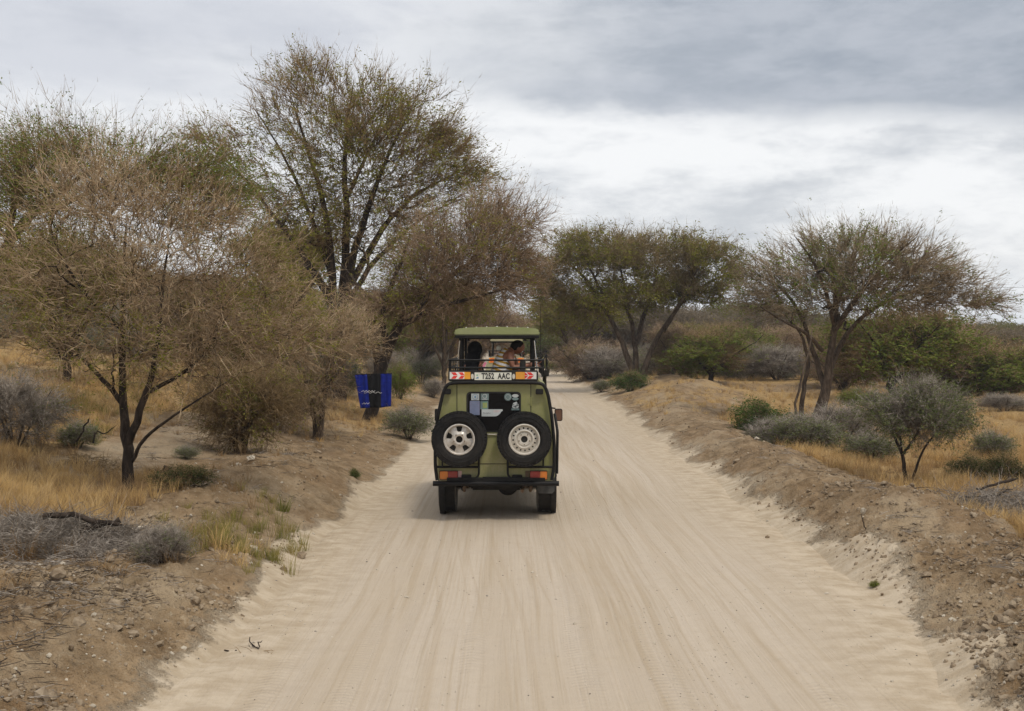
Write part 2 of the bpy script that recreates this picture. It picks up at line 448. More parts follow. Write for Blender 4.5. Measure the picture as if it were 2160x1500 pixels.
# tyre tread prints: cross bars inside a few long bands
tread = None
for cx_, wd_, fr_ in ((-1.72, 0.11, 34.0), (-0.30, 0.10, 30.0), (0.55, 0.11, 34.0), (1.15, 0.12, 31.0), (2.2, 0.10, 33.0), (-1.15, 0.09, 36.0)):
    band_ = h.smooth(h.math('ABSOLUTE', h.math('SUBTRACT', X, cx_)), wd_ + 0.02, wd_ - 0.02)
    bar = h.math('SINE', h.math('ADD', h.math('MULTIPLY', Y, 2 * PI * fr_ / 2.4), h.math('MULTIPLY', h.math('ABSOLUTE', h.math('SUBTRACT', X, cx_)), 40.0)))
    bar = h.math('MULTIPLY', band_, h.math('MULTIPLY', bar, 1.0))
    tread = bar if tread is None else h.math('ADD', tread, bar)
tread = h.math('MULTIPLY', tread, h.smooth(b1, 0.35, 0.6))
nrm = bump(h, tread, 0.22, 0.02)
nrm = bump(h, h.math('ADD', h.math('MULTIPLY', s2, 0.8), h.math('MULTIPLY', s3, 0.5)), 0.55, 0.035, nrm)
nrm = bump(h, h.math('ADD', h.math('MULTIPLY', b3, 0.25), h.math('MULTIPLY', b2, 0.6)), 0.55, 0.03, nrm)
nrm = bump(h, h.math('MULTIPLY', b4, side), 0.35, 0.06, nrm)
bsdf(h, out, c, 0.95, 0, 0.12, nrm)
tag(add_mesh('road', rm, MATS['road_sand']), 'pale sandy dirt road marked with long wheel tracks', kind='structure')
# ================================================================== PLANTS
def nrmz(v): return v / np.maximum(np.linalg.norm(v, axis=-1, keepdims=True), 1e-9)

def tubes(P, R, S=3, tip=True):
    """N polylines of K points with radii -> chunk of tapered tubes"""
    P = np.asarray(P, float); R = np.asarray(R, float)
    N, K, _ = P.shape
    T = np.empty_like(P); T[:, 1:-1] = P[:, 2:] - P[:, :-2]; T[:, 0] = P[:, 1] - P[:, 0]; T[:, -1] = P[:, -1] - P[:, -2]
    T = nrmz(T)
    mean = nrmz(P[:, -1] - P[:, 0])
    ref = np.where(np.abs(mean[:, 2:3]) > 0.8, np.array([[1.0, 0.1, 0]]), np.array([[0.1, 0.2, 1.0]]))[:, None, :]
    U = nrmz(np.cross(T, np.broadcast_to(ref, T.shape))); V = np.cross(T, U)
    a = np.linspace(0, 2 * PI, S, endpoint=False)
    Kr = K - 1 if tip else K
    ring = P[:, :Kr, None, :] + R[:, :Kr, None, None] * (np.cos(a)[None, None, :, None] * U[:, :Kr, None, :] + np.sin(a)[None, None, :, None] * V[:, :Kr, None, :])
    if tip:
        v = np.concatenate([ring.reshape(N, Kr * S, 3), P[:, -1:, :]], 1); per = Kr * S + 1
    else:
        v = ring.reshape(N, Kr * S, 3); per = Kr * S
    base = (np.arange(N) * per)[:, None, None]
    s = np.arange(S); s2 = (s + 1) % S
    q = None
    if Kr > 1:
        k = np.arange(Kr - 1)[:, None]
        q = np.stack([k * S + s, k * S + s2, (k + 1) * S + s2, (k + 1) * S + s], -1).reshape(1, -1, 4) + base
        q = q.reshape(-1, 4)
    t = None
    if tip:
        t = (np.stack([(Kr - 1) * S + s, (Kr - 1) * S + s2, np.full(S, Kr * S)], -1)[None] + base).reshape(-1, 3)
    return (v.reshape(-1, 3), q, t)

def leafs(P, size, rng, flat=0.4, aspect=0.45):
    """small rhombic leaf clumps at points P"""
    N = len(P)
    d = nrmz(rng.normal(size=(N, 3)) * np.array([1, 1, 0.5])); n = nrmz(rng.normal(size=(N, 3)) + np.array([0, 0, flat]))
    sd = nrmz(np.cross(d, n)); s = (size * rng.uniform(0.6, 1.4, N))[:, None]
    v = np.stack([P, P + d * s * 0.5 + sd * s * aspect * 0.5, P + d * s, P + d * s * 0.5 - sd * s * aspect * 0.5], 1)
    i = np.arange(N * 4).reshape(N, 4)
    return (v.reshape(-1, 3), i, None)

def n3(P, s, seed):   # cheap 3-D patch noise 0..1
    return (vnoise(P[:, 0] * s + P[:, 2] * s * .7, P[:, 1] * s - P[:, 2] * s * .5, seed) + vnoise(P[:, 0] * s * .8 - P[:, 1] * s * .6, P[:, 2] * s + 5.1, seed + 3)) / 2

def bezier(p0, t0, p3, t3, K):
    L = np.linalg.norm(p3 - p0)
    u = np.linspace(0, 1, K)[:, None]
    p1, p2 = p0 + t0 * L * 0.38, p3 - t3 * L * 0.33
    return (1 - u) ** 3 * p0 + 3 * u * (1 - u) ** 2 * p1 + 3 * u * u * (1 - u) * p2 + u ** 3 * p3

def smooth_path(pts, K):
    pts = np.asarray(pts, float)
    t = np.linspace(0, 1, len(pts)); tt = np.linspace(0, 1, K)
    out = np.stack([np.interp(tt, t, pts[:, i]) for i in range(pts.shape[1])], 1)
    for _ in range(2): out[1:-1] = 0.25 * out[:-2] + 0.5 * out[1:-1] + 0.25 * out[2:]
    return out

def build_tree(seed, stems, env, nA=60, nB=420, nC=2600, nD=9000, nE=12000, rA=0.04, rB=0.014, rC=0.006, rD=0.004,
               LC=0.6, LD=0.35, LE=0.14, up=0.2, outw=0.4, spread=0.8, bf=0.25, shell=0.45, leaf=0, leaf_size=0.05, leaf_patch=0.5,
               zfloor=None, jit=0.085, KD=3):
    """stems: list of [(x,y,z,r),...] in tree space; env: ellipsoids (x,y,z,rx,ry,rz).
    returns dict of meshes: trunk, branches, twigs, leaves"""
    rng = np.random.default_rng(seed)
    MAXN = 60000
    pos = np.zeros((MAXN, 3)); dr = np.zeros((MAXN, 3)); rad = np.zeros(MAXN); pl = np.zeros(MAXN); n = 0
    trunk = []
    for st in stems:
        K = 14
        sp = smooth_path(st, K)
        sp[1:, :3] += rng.normal(size=(K - 1, 3)) * 0.25 * sp[1:, 3:4] * np.array([1, 1, .4])
        trunk.append(tubes(sp[None, :, :3], sp[None, :, 3], 8, True))
        d = nrmz(np.gradient(sp[:, :3], axis=0))
        seg = np.concatenate([[0], np.cumsum(np.linalg.norm(np.diff(sp[:, :3], axis=0), axis=1))])
        k0 = 2
        m_ = K - k0
        pos[n:n + m_] = sp[k0:, :3]; dr[n:n + m_] = d[k0:]; rad[n:n + m_] = sp[k0:, 3]; pl[n:n + m_] = seg[k0:]; n += m_
    # attraction points
    env = np.asarray(env, float)
    wts = env[:, 3] * env[:, 4] * env[:, 5]; wts = wts ** 0.62; wts /= wts.sum()
    def sample(N):
        e = env[rng.choice(len(env), N, p=wts)]
        v = nrmz(rng.normal(size=(N, 3))); r = rng.uniform(0, 1, N) ** shell
        P = e[:, :3] + v * r[:, None] * e[:, 3:6]
        return P
    cen = (env[:, :3] * wts[:, None]).sum(0)
    base = np.asarray(stems[0][0][:3], float)
    tubA, tubB = [], []
    srcI = []
    for level, (N, rl, K, store) in enumerate(((nA, rA, 9, tubA), (nB, rB, 6, tubB))):
        A = sample(N)
        if zfloor is not None: A = A[A[:, 2] > zfloor]
        A = A[np.argsort(np.linalg.norm(A - base, axis=1))]
        Ps, Rs = [], []
        for a in A:
            d = a - pos[:n]; dist = np.linalg.norm(d, axis=1) + 1e-6
            ca = (d * dr[:n]).sum(1) / dist
            cost = dist * (1.25 - 0.55 * ca) + bf * pl[:n] + (dist < 0.12) * 9
            i = int(np.argmin(cost))
            L = dist[i]
            t0 = nrmz(dr[i] * 0.75 + nrmz(d[i]) * 0.8 + rng.normal(size=3) * 0.15)
            t3 = nrmz(nrmz(d[i]) * 0.8 + nrmz(a - cen) * outw * 0.8 + np.array([0, 0, up]) + rng.normal(size=3) * 0.25)
            b = bezier(pos[i], t0, a, t3, K)
            b[1:-1] += rng.normal(size=(K - 2, 3)) * L * jit * 0.6
            r0 = min(rad[i] * 0.72, rl * (0.6 + 0.9 * L))
            rr_ = np.linspace(r0, max(0.0045, r0 * 0.22), K)
            Ps.append(b); Rs.append(rr_)
            m_ = K - 1
            dd = nrmz(np.diff(b, axis=0))
            pos[n:n + m_] = b[1:]; dr[n:n + m_] = dd; rad[n:n + m_] = rr_[1:]; pl[n:n + m_] = pl[i] + L * np.linspace(1 / m_, 1, m_); n += m_
        if Ps: store.append(tubes(np.array(Ps), np.array(Rs), 5 if level == 0 else 4, True))
        if level == 0: nAend = n
    n0 = len(stems) * 12
    def spray(N, P0, D0, L, K, r0, wander):
        d = nrmz(D0 * 0.75 + rng.normal(size=(N, 3)) * spread + nrmz(P0 - cen) * outw + np.array([0, 0, up]))
        P = np.zeros((N, K, 3)); P[:, 0] = P0
        Ls = L * rng.uniform(0.45, 1.35, N)[:, None]
        for k in range(1, K):
            P[:, k] = P[:, k - 1] + d * Ls / (K - 1)
            d = nrmz(d + rng.normal(size=(N, 3)) * wander + np.array([0, 0, up * 0.25]))
        R = np.linspace(1, 0.45, K)[None] * r0 * rng.uniform(0.7, 1.3, N)[:, None]
        return P, R, d
    tw = []
    idx = rng.integers(n0, n, nC)
    idx = np.where((idx < nAend) & (rng.uniform(size=nC) < 0.5), rng.integers(nAend, max(n, nAend + 1), nC), idx)
    PC, RC, DC = spray(nC, pos[idx], dr[idx], LC, 4, rC, 0.34)
    if zfloor is not None:
        ok = PC[:, -1, 2] > zfloor; PC, RC, DC = PC[ok], RC[ok], DC[ok]
    tw.append(tubes(PC, RC, 3, True))
    i = rng.integers(0, len(PC), nD); k = rng.integers(1, 4, nD)
    dC = nrmz(PC[:, 1:] - PC[:, :-1])
    PD, RD, DD = spray(nD, PC[i, k], dC[i, k - 1], LD, KD, rD, 0.3)
    tw.append(tubes(PD, RD, 3, True))
    i = rng.integers(0, len(PD), nE); k = rng.integers(1, KD, nE)
    dD = nrmz(PD[:, 1:] - PD[:, :-1])
    if nE:
        PE, RE, DE = spray(nE, PD[i, k], dD[i, k - 1], LE, 2, rD * 0.8, 0.3)
        tw.append(tubes(PE, RE, 3, True))
    res = {'trunk': mesh_from('trunk', trunk, True), 'branches': mesh_from('branches', tubA + tubB, True), 'twigs': mesh_from('twigs', tw)}
    if leaf:
        cand = np.concatenate([PD[:, -1], PD[:, 0] * .5 + PD[:, -1] * .5, PC[:, 2], PC[:, 3]])
        pn = n3(cand, 1.1, seed) * 0.55 + n3(cand, 3.6, seed + 9) * 0.45
        wgt = np.clip((pn - (0.62 - 0.35 * leaf_patch)) * 6, 0.02, 1) ** 2.0
        zt = (cand[:, 2] - np.quantile(cand[:, 2], .72)) / (np.quantile(cand[:, 2], .99) - np.quantile(cand[:, 2], .72))
        wgt = wgt * np.where(zt > 0, 1 - .85 * np.clip(zt, 0, 1) ** .7, 1)
        j = np.repeat(rng.choice(len(cand), leaf // 3 + 1, p=wgt / wgt.sum()), 3)[:leaf]
        LP = cand[j] + rng.normal(size=(leaf, 3)) * LE * 0.22
        res['leaves'] = mesh_from('leaves', [leafs(LP, leaf_size, rng)])
    return res

# ---- plant materials
def twig_mat(name, a, b, c, patch=1.1):
    m, h, out = material(name)
    co = h.n('ShaderNodeTexCoord').outputs['Object']
    n1 = h.noise(co, patch, 3, 0.6); n2 = h.noise(co, patch * 9, 3, 0.6)
    col = h.mix(h.smooth(n1, 0.35, 0.65), rgba(a), rgba(b))
    col = h.mix(h.smooth(n2, 0.46, 0.66), col, rgba(c))
    n3_ = h.noise(co, patch * 3.2, 4, 0.65)
    col = h.mix(h.math('MULTIPLY', h.smooth(n3_, 0.50, 0.36), 0.75), col, rgba([x * 0.42 for x in a]))
    bsdf(h, out, col, 0.85, 0, 0.15)
    return m
def leaf_mat(name, a, b, c, patch=1.0, trans=0.3):
    m, h, out = material(name)
    co = h.n('ShaderNodeTexCoord').outputs['Object']
    n1 = h.noise(co, patch, 3, 0.6); n2 = h.noise(co, patch * 12, 3, 0.7)
    col = h.mix(h.smooth(n1, 0.35, 0.65), rgba(a), rgba(b))
    col = h.mix(h.smooth(n2, 0.40, 0.68), col, rgba(c))
    d = h.n('ShaderNodeBsdfDiffuse'); h.set(d, 'Color', col)
    t = h.n('ShaderNodeBsdfTranslucent'); h.set(t, 'Color', col)
    mx = h.n('ShaderNodeMixShader'); h.set(mx, 0, trans); h.set(mx, 1, d.outputs[0]); h.set(mx, 2, t.outputs[0])
    h.set(out, 'Surface', mx.outputs[0])
    return m
def bark_mat(name, a, b):
    m, h, out = material(name)
    co = h.n('ShaderNodeTexCoord').outputs['Object']
    n1 = h.noise(h.scale(co, (1, 1, 0.25)), 14.0, 5, 0.7); n2 = h.noise(co, 2.0, 3, 0.6)
    col = h.mix(h.smooth(n1, 0.38, 0.66), rgba(a), rgba(b))
    col = h.mix(h.math('MULTIPLY', h.smooth(n2, 0.45, 0.7), 0.4), col, rgba([x * 1.3 for x in b]))
    bsdf(h, out, col, 0.9, 0, 0.15, bump(h, n1, 0.9, 0.03))
    return m
bark_mat('bark_dark', (0.018, 0.013, 0.010), (0.060, 0.044, 0.033))
bark_mat('bark_brown', (0.040, 0.028, 0.020), (0.120, 0.088, 0.062))
bark_mat('bark_grey', (0.075, 0.062, 0.050), (0.200, 0.170, 0.140))
twig_mat('twig_tan', (0.25, 0.165, 0.088), (0.39, 0.280, 0.165), (0.51, 0.40, 0.265))
twig_mat('twig_brown', (0.130, 0.084, 0.038), (0.25, 0.170, 0.082), (0.34, 0.240, 0.125))
twig_mat('twig_pink', (0.155, 0.098, 0.054), (0.30, 0.205, 0.125), (0.39, 0.285, 0.185))
twig_mat('twig_dry', (0.145, 0.108, 0.062), (0.28, 0.215, 0.135), (0.38, 0.30, 0.205))
twig_mat('twig_olive', (0.130, 0.100, 0.036), (0.24, 0.180, 0.080), (0.32, 0.23, 0.13))
twig_mat('twig_grey', (0.150, 0.122, 0.095), (0.26, 0.220, 0.180), (0.42, 0.37, 0.315))
leaf_mat('leaf_olive', (0.105, 0.125, 0.016), (0.200, 0.205, 0.032), (0.29, 0.255, 0.060))
leaf_mat('leaf_green', (0.080, 0.125, 0.022), (0.155, 0.200, 0.036), (0.24, 0.26, 0.06))
leaf_mat('leaf_bright', (0.10, 0.16, 0.022), (0.17, 0.23, 0.035), (0.24, 0.28, 0.06))
leaf_mat('leaf_greygreen', (0.080, 0.108, 0.034), (0.145, 0.175, 0.062), (0.22, 0.23, 0.10))
leaf_mat('leaf_dark', (0.032, 0.048, 0.018), (0.065, 0.085, 0.030), (0.11, 0.12, 0.05))
leaf_mat('leaf_bush', (0.030, 0.070, 0.014), (0.060, 0.120, 0.026), (0.11, 0.16, 0.04))

def plant(name, label, cat, loc, meshes, mats, group=None, rz=0.0, sc=(1, 1, 1)):
    e = empty(name, loc, rz)
    e.scale = sc
    tag(e, label, cat, group)
    for key in ('trunk', 'branches', 'twigs', 'leaves'):
        if key in meshes:
            me = meshes[key]
            o = add_mesh({'trunk': 'trunk', 'branches': 'branches', 'twigs': 'crown', 'leaves': 'foliage'}[key], me, mats.get(key) and MATS[mats[key]], e)
            if key in ('twigs', 'leaves', 'branches'): o['kind'] = 'stuff'
    return e

class Px:
    """turns measurements taken on the photograph at one distance into metres round a tree's base"""
    def __init__(s, bx, by, D):
        s.D = D; s.k = D / FPX; s.x0 = WX(bx, D); s.y0 = D
        s.z0 = ground_at(s.x0, D) - 0.03
        s.bx, s.by = bx, by
    def loc(s): return (s.x0, s.y0, s.z0)
    def p(s, px, py, dy=0.0, r=None):
        q = (WX(px, s.D) - s.x0, dy, WZ(py, s.D) - s.z0)
        return q if r is None else q + (r,)
    def e(s, px, py, rx, ry, depth=None, dy=0.0):
        x, y, z = s.p(px, py, dy)
        return (x, y, z, rx * s.k, depth if depth is not None else rx * s.k * 0.8, ry * s.k)
    def stem(s, pts):
        """pts: (px, py, dy, r); the first one is dropped onto the soil"""
        out = [s.p(a, b, c, r) for a, b, c, r in pts]
        return out
    def root(s, pts):
        o = s.stem(pts); o[0] = (o[0][0], o[0][1], -0.05, o[0][3]); return o

B_TD = dict(trunk='bark_dark', branches='bark_dark')

# ---- T1: the small acacia on the near left bank
P = Px(266, 1050, 14.5)
st = [P.root([(266, 1052, 0, .085), (270, 1000, 0, .07), (272, 930, 0, .068), (262, 900, 0, .06), (248, 850, .1, .048), (255, 760, .1, .042), (258, 660, .15, .035), (252, 560, .1, .026), (262, 450, .1, .012)]),
      P.stem([(270, 935, 0, .055), (296, 885, -.1, .048), (312, 830, -.1, .042), (338, 760, -.15, .034), (348, 680, -.2, .026), (352, 600, -.2, .018), (370, 500, -.2, .010)]),
      P.stem([(250, 850, .1, .038), (215, 812, .2, .032), (170, 775, .3, .026), (120, 720, .4, .018), (70, 640, .4, .01)]),
      P.stem([(276, 975, 0, .028), (300, 940, -.15, .024), (318, 918, -.2, .022), (352, 892, -.25, .018), (420, 850, -.4, .012), (520, 790, -.5, .008)]),
      P.stem([(312, 830, -.1, .03), (380, 790, .1, .022), (430, 740, .2, .016), (470, 660, .3, .010)]),
      P.stem([(258, 700, .1, .03), (200, 640, -.1, .022), (150, 560, -.2, .014), (120, 490, -.2, .008)])]
en = [P.e(250, 560, 280, 140, 1.5), P.e(470, 600, 190, 150, 1.2), P.e(270, 430, 220, 80, 1.2), P.e(90, 640, 130, 100, 1.0), P.e(410, 745, 150, 70, .9), P.e(590, 700, 110, 70, .7), P.e(250, 720, 220, 70, 1.0)]
T = build_tree(11, st, en, nA=85, nB=650, nC=3200, nD=10000, nE=7000, rA=.018, rB=.009, rC=.0046, rD=.0030, LC=.52, LD=.27, LE=.10, up=.06, outw=.35, spread=.6, bf=.22, leaf=23000, leaf_size=.028, leaf_patch=.5)
plant('acacia_tree', 'thorny grey-brown acacia with a dark forked trunk on the near bank at left', 'tree', P.loc(), T, dict(B_TD, twigs='twig_tan', leaves='leaf_olive'))

# ---- T2: the greener tree at the left picture edge
P = Px(-60, 900, 21.0)
st = [P.root([(-60, 900, 0, .17), (-40, 760, 0, .15), (-20, 620, 0, .13), (10, 520, 0, .11), (70, 440, .1, .08), (130, 390, .2, .05), (200, 340, .3, .025)]),
      P.stem([(-20, 620, 0, .10), (-60, 500, .3, .08), (-80, 400, .4, .05), (-60, 300, .5, .03)]),
      P.stem([(60, 450, .1, .06), (160, 430, -.2, .045), (260, 380, -.3, .03), (360, 330, -.3, .015)]),
      P.stem([(20, 510, 0, .07), (60, 400, -.5, .05), (80, 300, -.6, .02)])]
en = [P.e(200, 375, 230, 75, 1.8), P.e(40, 440, 150, 100, 1.8), P.e(370, 400, 120, 75, 1.4), P.e(110, 345, 90, 45, 1.0), P.e(440, 440, 70, 60, 1.0)]
T = build_tree(22, st, en, nA=70, nB=480, KD=2, nC=2800, nD=9500, nE=4500, rA=.030, rB=.014, rC=.005, rD=.0036, LC=.8, LD=.38, LE=.14, up=.22, outw=.5, spread=.5, bf=.2, leaf=30000, leaf_size=.045, leaf_patch=.7)
plant('acacia_tree', 'leafier green acacia leaning in from the left picture edge behind the forked one', 'tree', P.loc(), T, dict(trunk='bark_brown', branches='bark_dark', twigs='twig_brown', leaves='leaf_green'))

# ---- T6: the tall many-stemmed tree
P = Px(705, 850, 37.0)
st = [P.root([(700, 850, 0, .20), (702, 760, 0, .17), (700, 640, 0, .15), (702, 560, 0, .12), (690, 460, 0, .10), (672, 380, 0, .075), (640, 290, 0, .045), (610, 190, 0, .018)]),
      P.root([(716, 850, .2, .20), (718, 740, .2, .18), (722, 620, .2, .16), (730, 520, .3, .13), (728, 420, .3, .10), (722, 320, .3, .07), (735, 230, .4, .03), (745, 150, .4, .012)]),
      P.stem([(722, 650, .1, .15), (745, 540, 0, .12), (780, 440, -.3, .09), (810, 360, -.5, .06), (850, 280, -.6, .03), (880, 220, -.6, .012)]),
      P.stem([(740, 600, .1, .12), (790, 500, .5, .10), (850, 415, .8, .07), (930, 370, 1.0, .035), (990, 340, 1.0, .015)]),
      P.stem([(735, 640, -.1, .10), (790, 560, -.6, .08), (850, 500, -.9, .055), (920, 450, -1.0, .03), (1000, 420, -1.0, .015)]),
      P.stem([(702, 640, 0, .11), (660, 560, -.4, .09), (600, 480, -.7, .07), (540, 390, -.9, .045), (470, 330, -1, .02), (430, 300, -1, .012)]),
      P.stem([(705, 600, 0, .10), (660, 480, .5, .08), (620, 380, .8, .05), (560, 270, 1.0, .025), (510, 200, 1, .012)]),
      P.stem([(712, 700, 0, .09), (690, 640, .7, .08), (640, 560, 1.2, .05), (560, 500, 1.5, .025)]),
      P.stem([(728, 420, .3, .07), (760, 340, .6, .05), (800, 250, .8, .025), (820, 170, .8, .012)])]
en = [P.e(755, 330, 250, 195, 3.2), P.e(740, 275, 165, 120, 2.4), P.e(620, 215, 95, 80, 1.5), P.e(660, 155, 80, 40, 1.2), P.e(830, 260, 110, 95, 1.8), P.e(900, 340, 110, 90, 1.8), P.e(480, 320, 80, 55, 1.2), P.e(560, 400, 90, 80, 1.5), P.e(720, 430, 150, 90, 2.0), P.e(860, 420, 120, 80, 1.6), P.e(960, 380, 80, 70, 1.3), P.e(930, 290, 70, 60, 1.2), P.e(700, 490, 110, 80, 2.2), P.e(830, 500, 90, 60, 1.8), P.e(610, 470, 60, 60, 1.4), P.e(430, 300, 60, 45, 1.0)]
T = build_tree(33, st, en, KD=2, nA=170, nB=1250, nC=5600, nD=17000, nE=7000, rA=.048, rB=.022, rC=.0095, rD=.006, LC=.80, LD=.42, LE=.18, up=.24, outw=.55, spread=.45, bf=.10, shell=.6, leaf=34000, leaf_size=.080, leaf_patch=.6)
plant('acacia_tree', 'tallest acacia, a fan of many dark stems high above the road at left', 'tree', P.loc(), T, dict(B_TD, twigs='twig_brown', leaves='leaf_olive'))

# ---- T5: dark tree that carries the blue cloth, crown leaning over the road
P = Px(775, 890, 31.7)
st = [P.root([(775, 892, 0, .19), (785, 840, 0, .17), (800, 790, 0, .165), (822, 730, 0, .15), (838, 690, .1, .13), (865, 640, .2, .10), (900, 590, .3, .07), (950, 540, .3, .035), (1010, 500, .3, .015)]),
      P.stem([(798, 800, 0, .13), (792, 740, .2, .12), (786, 680, .3, .10), (765, 620, .4, .06), (730, 570, .5, .03), (700, 540, .5, .015)]),
      P.stem([(815, 740, 0, .10), (808, 650, -.4, .08), (850, 560, -.6, .05), (870, 500, -.7, .02)]),
      P.stem([(838, 690, .1, .10), (900, 660, -.3, .07), (960, 640, -.5, .05), (1040, 620, -.7, .03), (1110, 600, -.8, .012)]),
      P.stem([(865, 640, .2, .08), (930, 590, .8, .06), (1000, 540, 1.2, .035), (1080, 480, 1.4, .015)])]
en = [P.e(980, 520, 130, 75, 1.9), P.e(1060, 470, 85, 62, 1.3), P.e(900, 570, 100, 60, 1.6), P.e(1010, 600, 120, 48, 1.5), P.e(790, 650, 60, 35, 1.0), P.e(1080, 560, 60, 55, 1.0), P.e(880, 640, 110, 40, 1.4)]
T = build_tree(44, st, en, KD=2, nA=100, nB=750, nC=4300, nD=15000, nE=5000, rA=.040, rB=.018, rC=.008, rD=.005, LC=.75, LD=.40, LE=.16, up=.14, outw=.45, spread=.55, bf=.2, leaf=12000, leaf_size=.06, leaf_patch=.4)
plant('acacia_tree', 'dark acacia with the blue cloth on its trunk, bare twigs reaching over the road', 'tree', P.loc(), T, dict(B_TD, twigs='twig_pink', leaves='leaf_olive'))

# ---- T4: pale, almost leafless thorn tree in front of it
P = Px(672, 885, 25.0)
st = [P.root([(672, 885, 0, .09), (676, 840, 0, .075), (690, 790, 0, .06), (715, 740, .1, .04), (745, 690, .1, .02)]),
      P.root([(664, 885, .1, .07), (655, 830, .1, .06), (630, 780, .1, .04), (600, 720, .2, .02)]),
      P.stem([(676, 840, 0, .05), (705, 800, -.3, .035), (735, 765, -.4, .015)])]
en = [P.e(680, 715, 110, 65, 1.1), P.e(610, 800, 90, 55, .9), P.e(725, 715, 62, 48, .9), P.e(620, 700, 80, 50, .8), P.e(672, 800, 66, 45, .8), P.e(640, 850, 70, 40, .7)]
T = build_tree(55, st, en, KD=2, nA=60, nB=400, nC=2000, nD=6500, nE=5000, rA=.018, rB=.010, rC=.0060, rD=.0042, LC=.55, LD=.30, LE=.11, up=-.03, outw=.35, spread=.7, bf=.15, leaf=1800, leaf_size=.04, leaf_patch=.2)
plant('thorn_tree', 'pale grey leafless thorn tree, a dense tangle just left of the blue cloth', 'tree', P.loc(), T, dict(trunk='bark_brown', branches='bark_grey', twigs='twig_tan', leaves='leaf_olive'))

# ---- T3: low thicket with a skirt of dead stems
P = Px(505, 940, 20.0)
st = [P.root([(500, 940, 0, .05), (490, 880, .1, .04), (470, 820, .1, .02)]), P.root([(512, 940, 0, .05), (530, 880, 0, .04), (560, 820, 0, .02)]), P.root([(506, 940, .2, .045), (505, 870, .3, .04), (505, 800, .4, .02)])]
en = [P.e(515, 850, 105, 55, .9), P.e(480, 830, 70, 50, .7), P.e(570, 840, 60, 50, .6), P.e(500, 905, 60, 30, .5)]
T = build_tree(66, st, en, KD=2, nA=50, nB=320, nC=2200, nD=7500, nE=6500, rA=.014, rB=.008, rC=.0045, rD=.0034, LC=.45, LD=.24, LE=.09, up=-.05, outw=.3, spread=.8, bf=.1, leaf=5500, leaf_size=.035, leaf_patch=.5)
plant('thorn_bush', 'dark round thorn thicket with dead stems at its foot on the left mound', 'bush', P.loc(), T, dict(B_TD, twigs='twig_brown', leaves='leaf_olive'))

# ---- R1: the umbrella acacia right of the road
P = Px(1345, 785, 58.0)
st = [P.root([(1338, 788, 0, .20), (1325, 740, 0, .14), (1298, 690, 0, .12), (1270, 640, 0, .10), (1240, 590, 0, .09), (1205, 555, 0, .05), (1150, 540, 0, .02)]),
      P.root([(1346, 788, 0, .18), (1342, 740, .2, .14), (1338, 700, .3, .12), (1322, 640, .4, .10), (1310, 560, .4, .05), (1300, 510, .4, .02)]),
      P.root([(1352, 788, 0, .20), (1368, 745, 0, .15), (1395, 700, 0, .12), (1425, 650, 0, .09), (1470, 610, 0, .08), (1520, 580, 0, .04), (1570, 575, 0, .02)]),
      P.stem([(1340, 730, .2, .14), (1365, 660, .8, .11), (1385, 600, 1.2, .07), (1400, 540, 1.4, .03)]),
      P.stem([(1290, 680, 0, .10), (1265, 610, -.8, .08), (1230, 550, -1.2, .04), (1210, 510, -1.4, .02)]),
      P.stem([(1400, 700, 0, .10), (1440, 620, -.8, .07), (1470, 560, -1.2, .03)])]
en = [P.e(1330, 515, 190, 34, 4.2), P.e(1190, 550, 85, 40, 2.4), P.e(1140, 570, 60, 45, 1.8), P.e(1285, 622, 140, 38, 3.0), P.e(1425, 600, 110, 40, 2.6), P.e(1220, 640, 80, 35, 2.0), P.e(1460, 555, 110, 45, 2.8), P.e(1340, 570, 170, 40, 3.0), P.e(1215, 505, 75, 22, 2.0), P.e(1450, 530, 120, 30, 3.0), P.e(1240, 600, 90, 45, 2.0), P.e(1430, 610, 110, 30, 2.2), P.e(1165, 605, 65, 45, 1.8), P.e(1215, 645, 60, 38, 1.6), P.e(1500, 615, 80, 38, 2.0), P.e(1340, 610, 120, 35, 2.5), P.e(1540, 580, 55, 40, 1.6), P.e(1340, 540, 230, 35, 4.0), P.e(1260, 545, 120, 45, 3.0)]
T = build_tree(77, st, en, KD=2, nA=130, nB=1100, nC=7000, nD=24000, nE=9000, rA=.060, rB=.028, rC=.013, rD=.009, LC=.75, LD=.42, LE=.20, up=.06, outw=.35, spread=.8, bf=.12, shell=.75, leaf=44000, leaf_size=.12, leaf_patch=.6)
plant('umbrella_acacia', 'wide flat-topped umbrella acacia with a forked trunk right of the far road', 'tree', P.loc(), T, dict(trunk='bark_brown', branches='bark_dark', twigs='twig_olive', leaves='leaf_olive'))

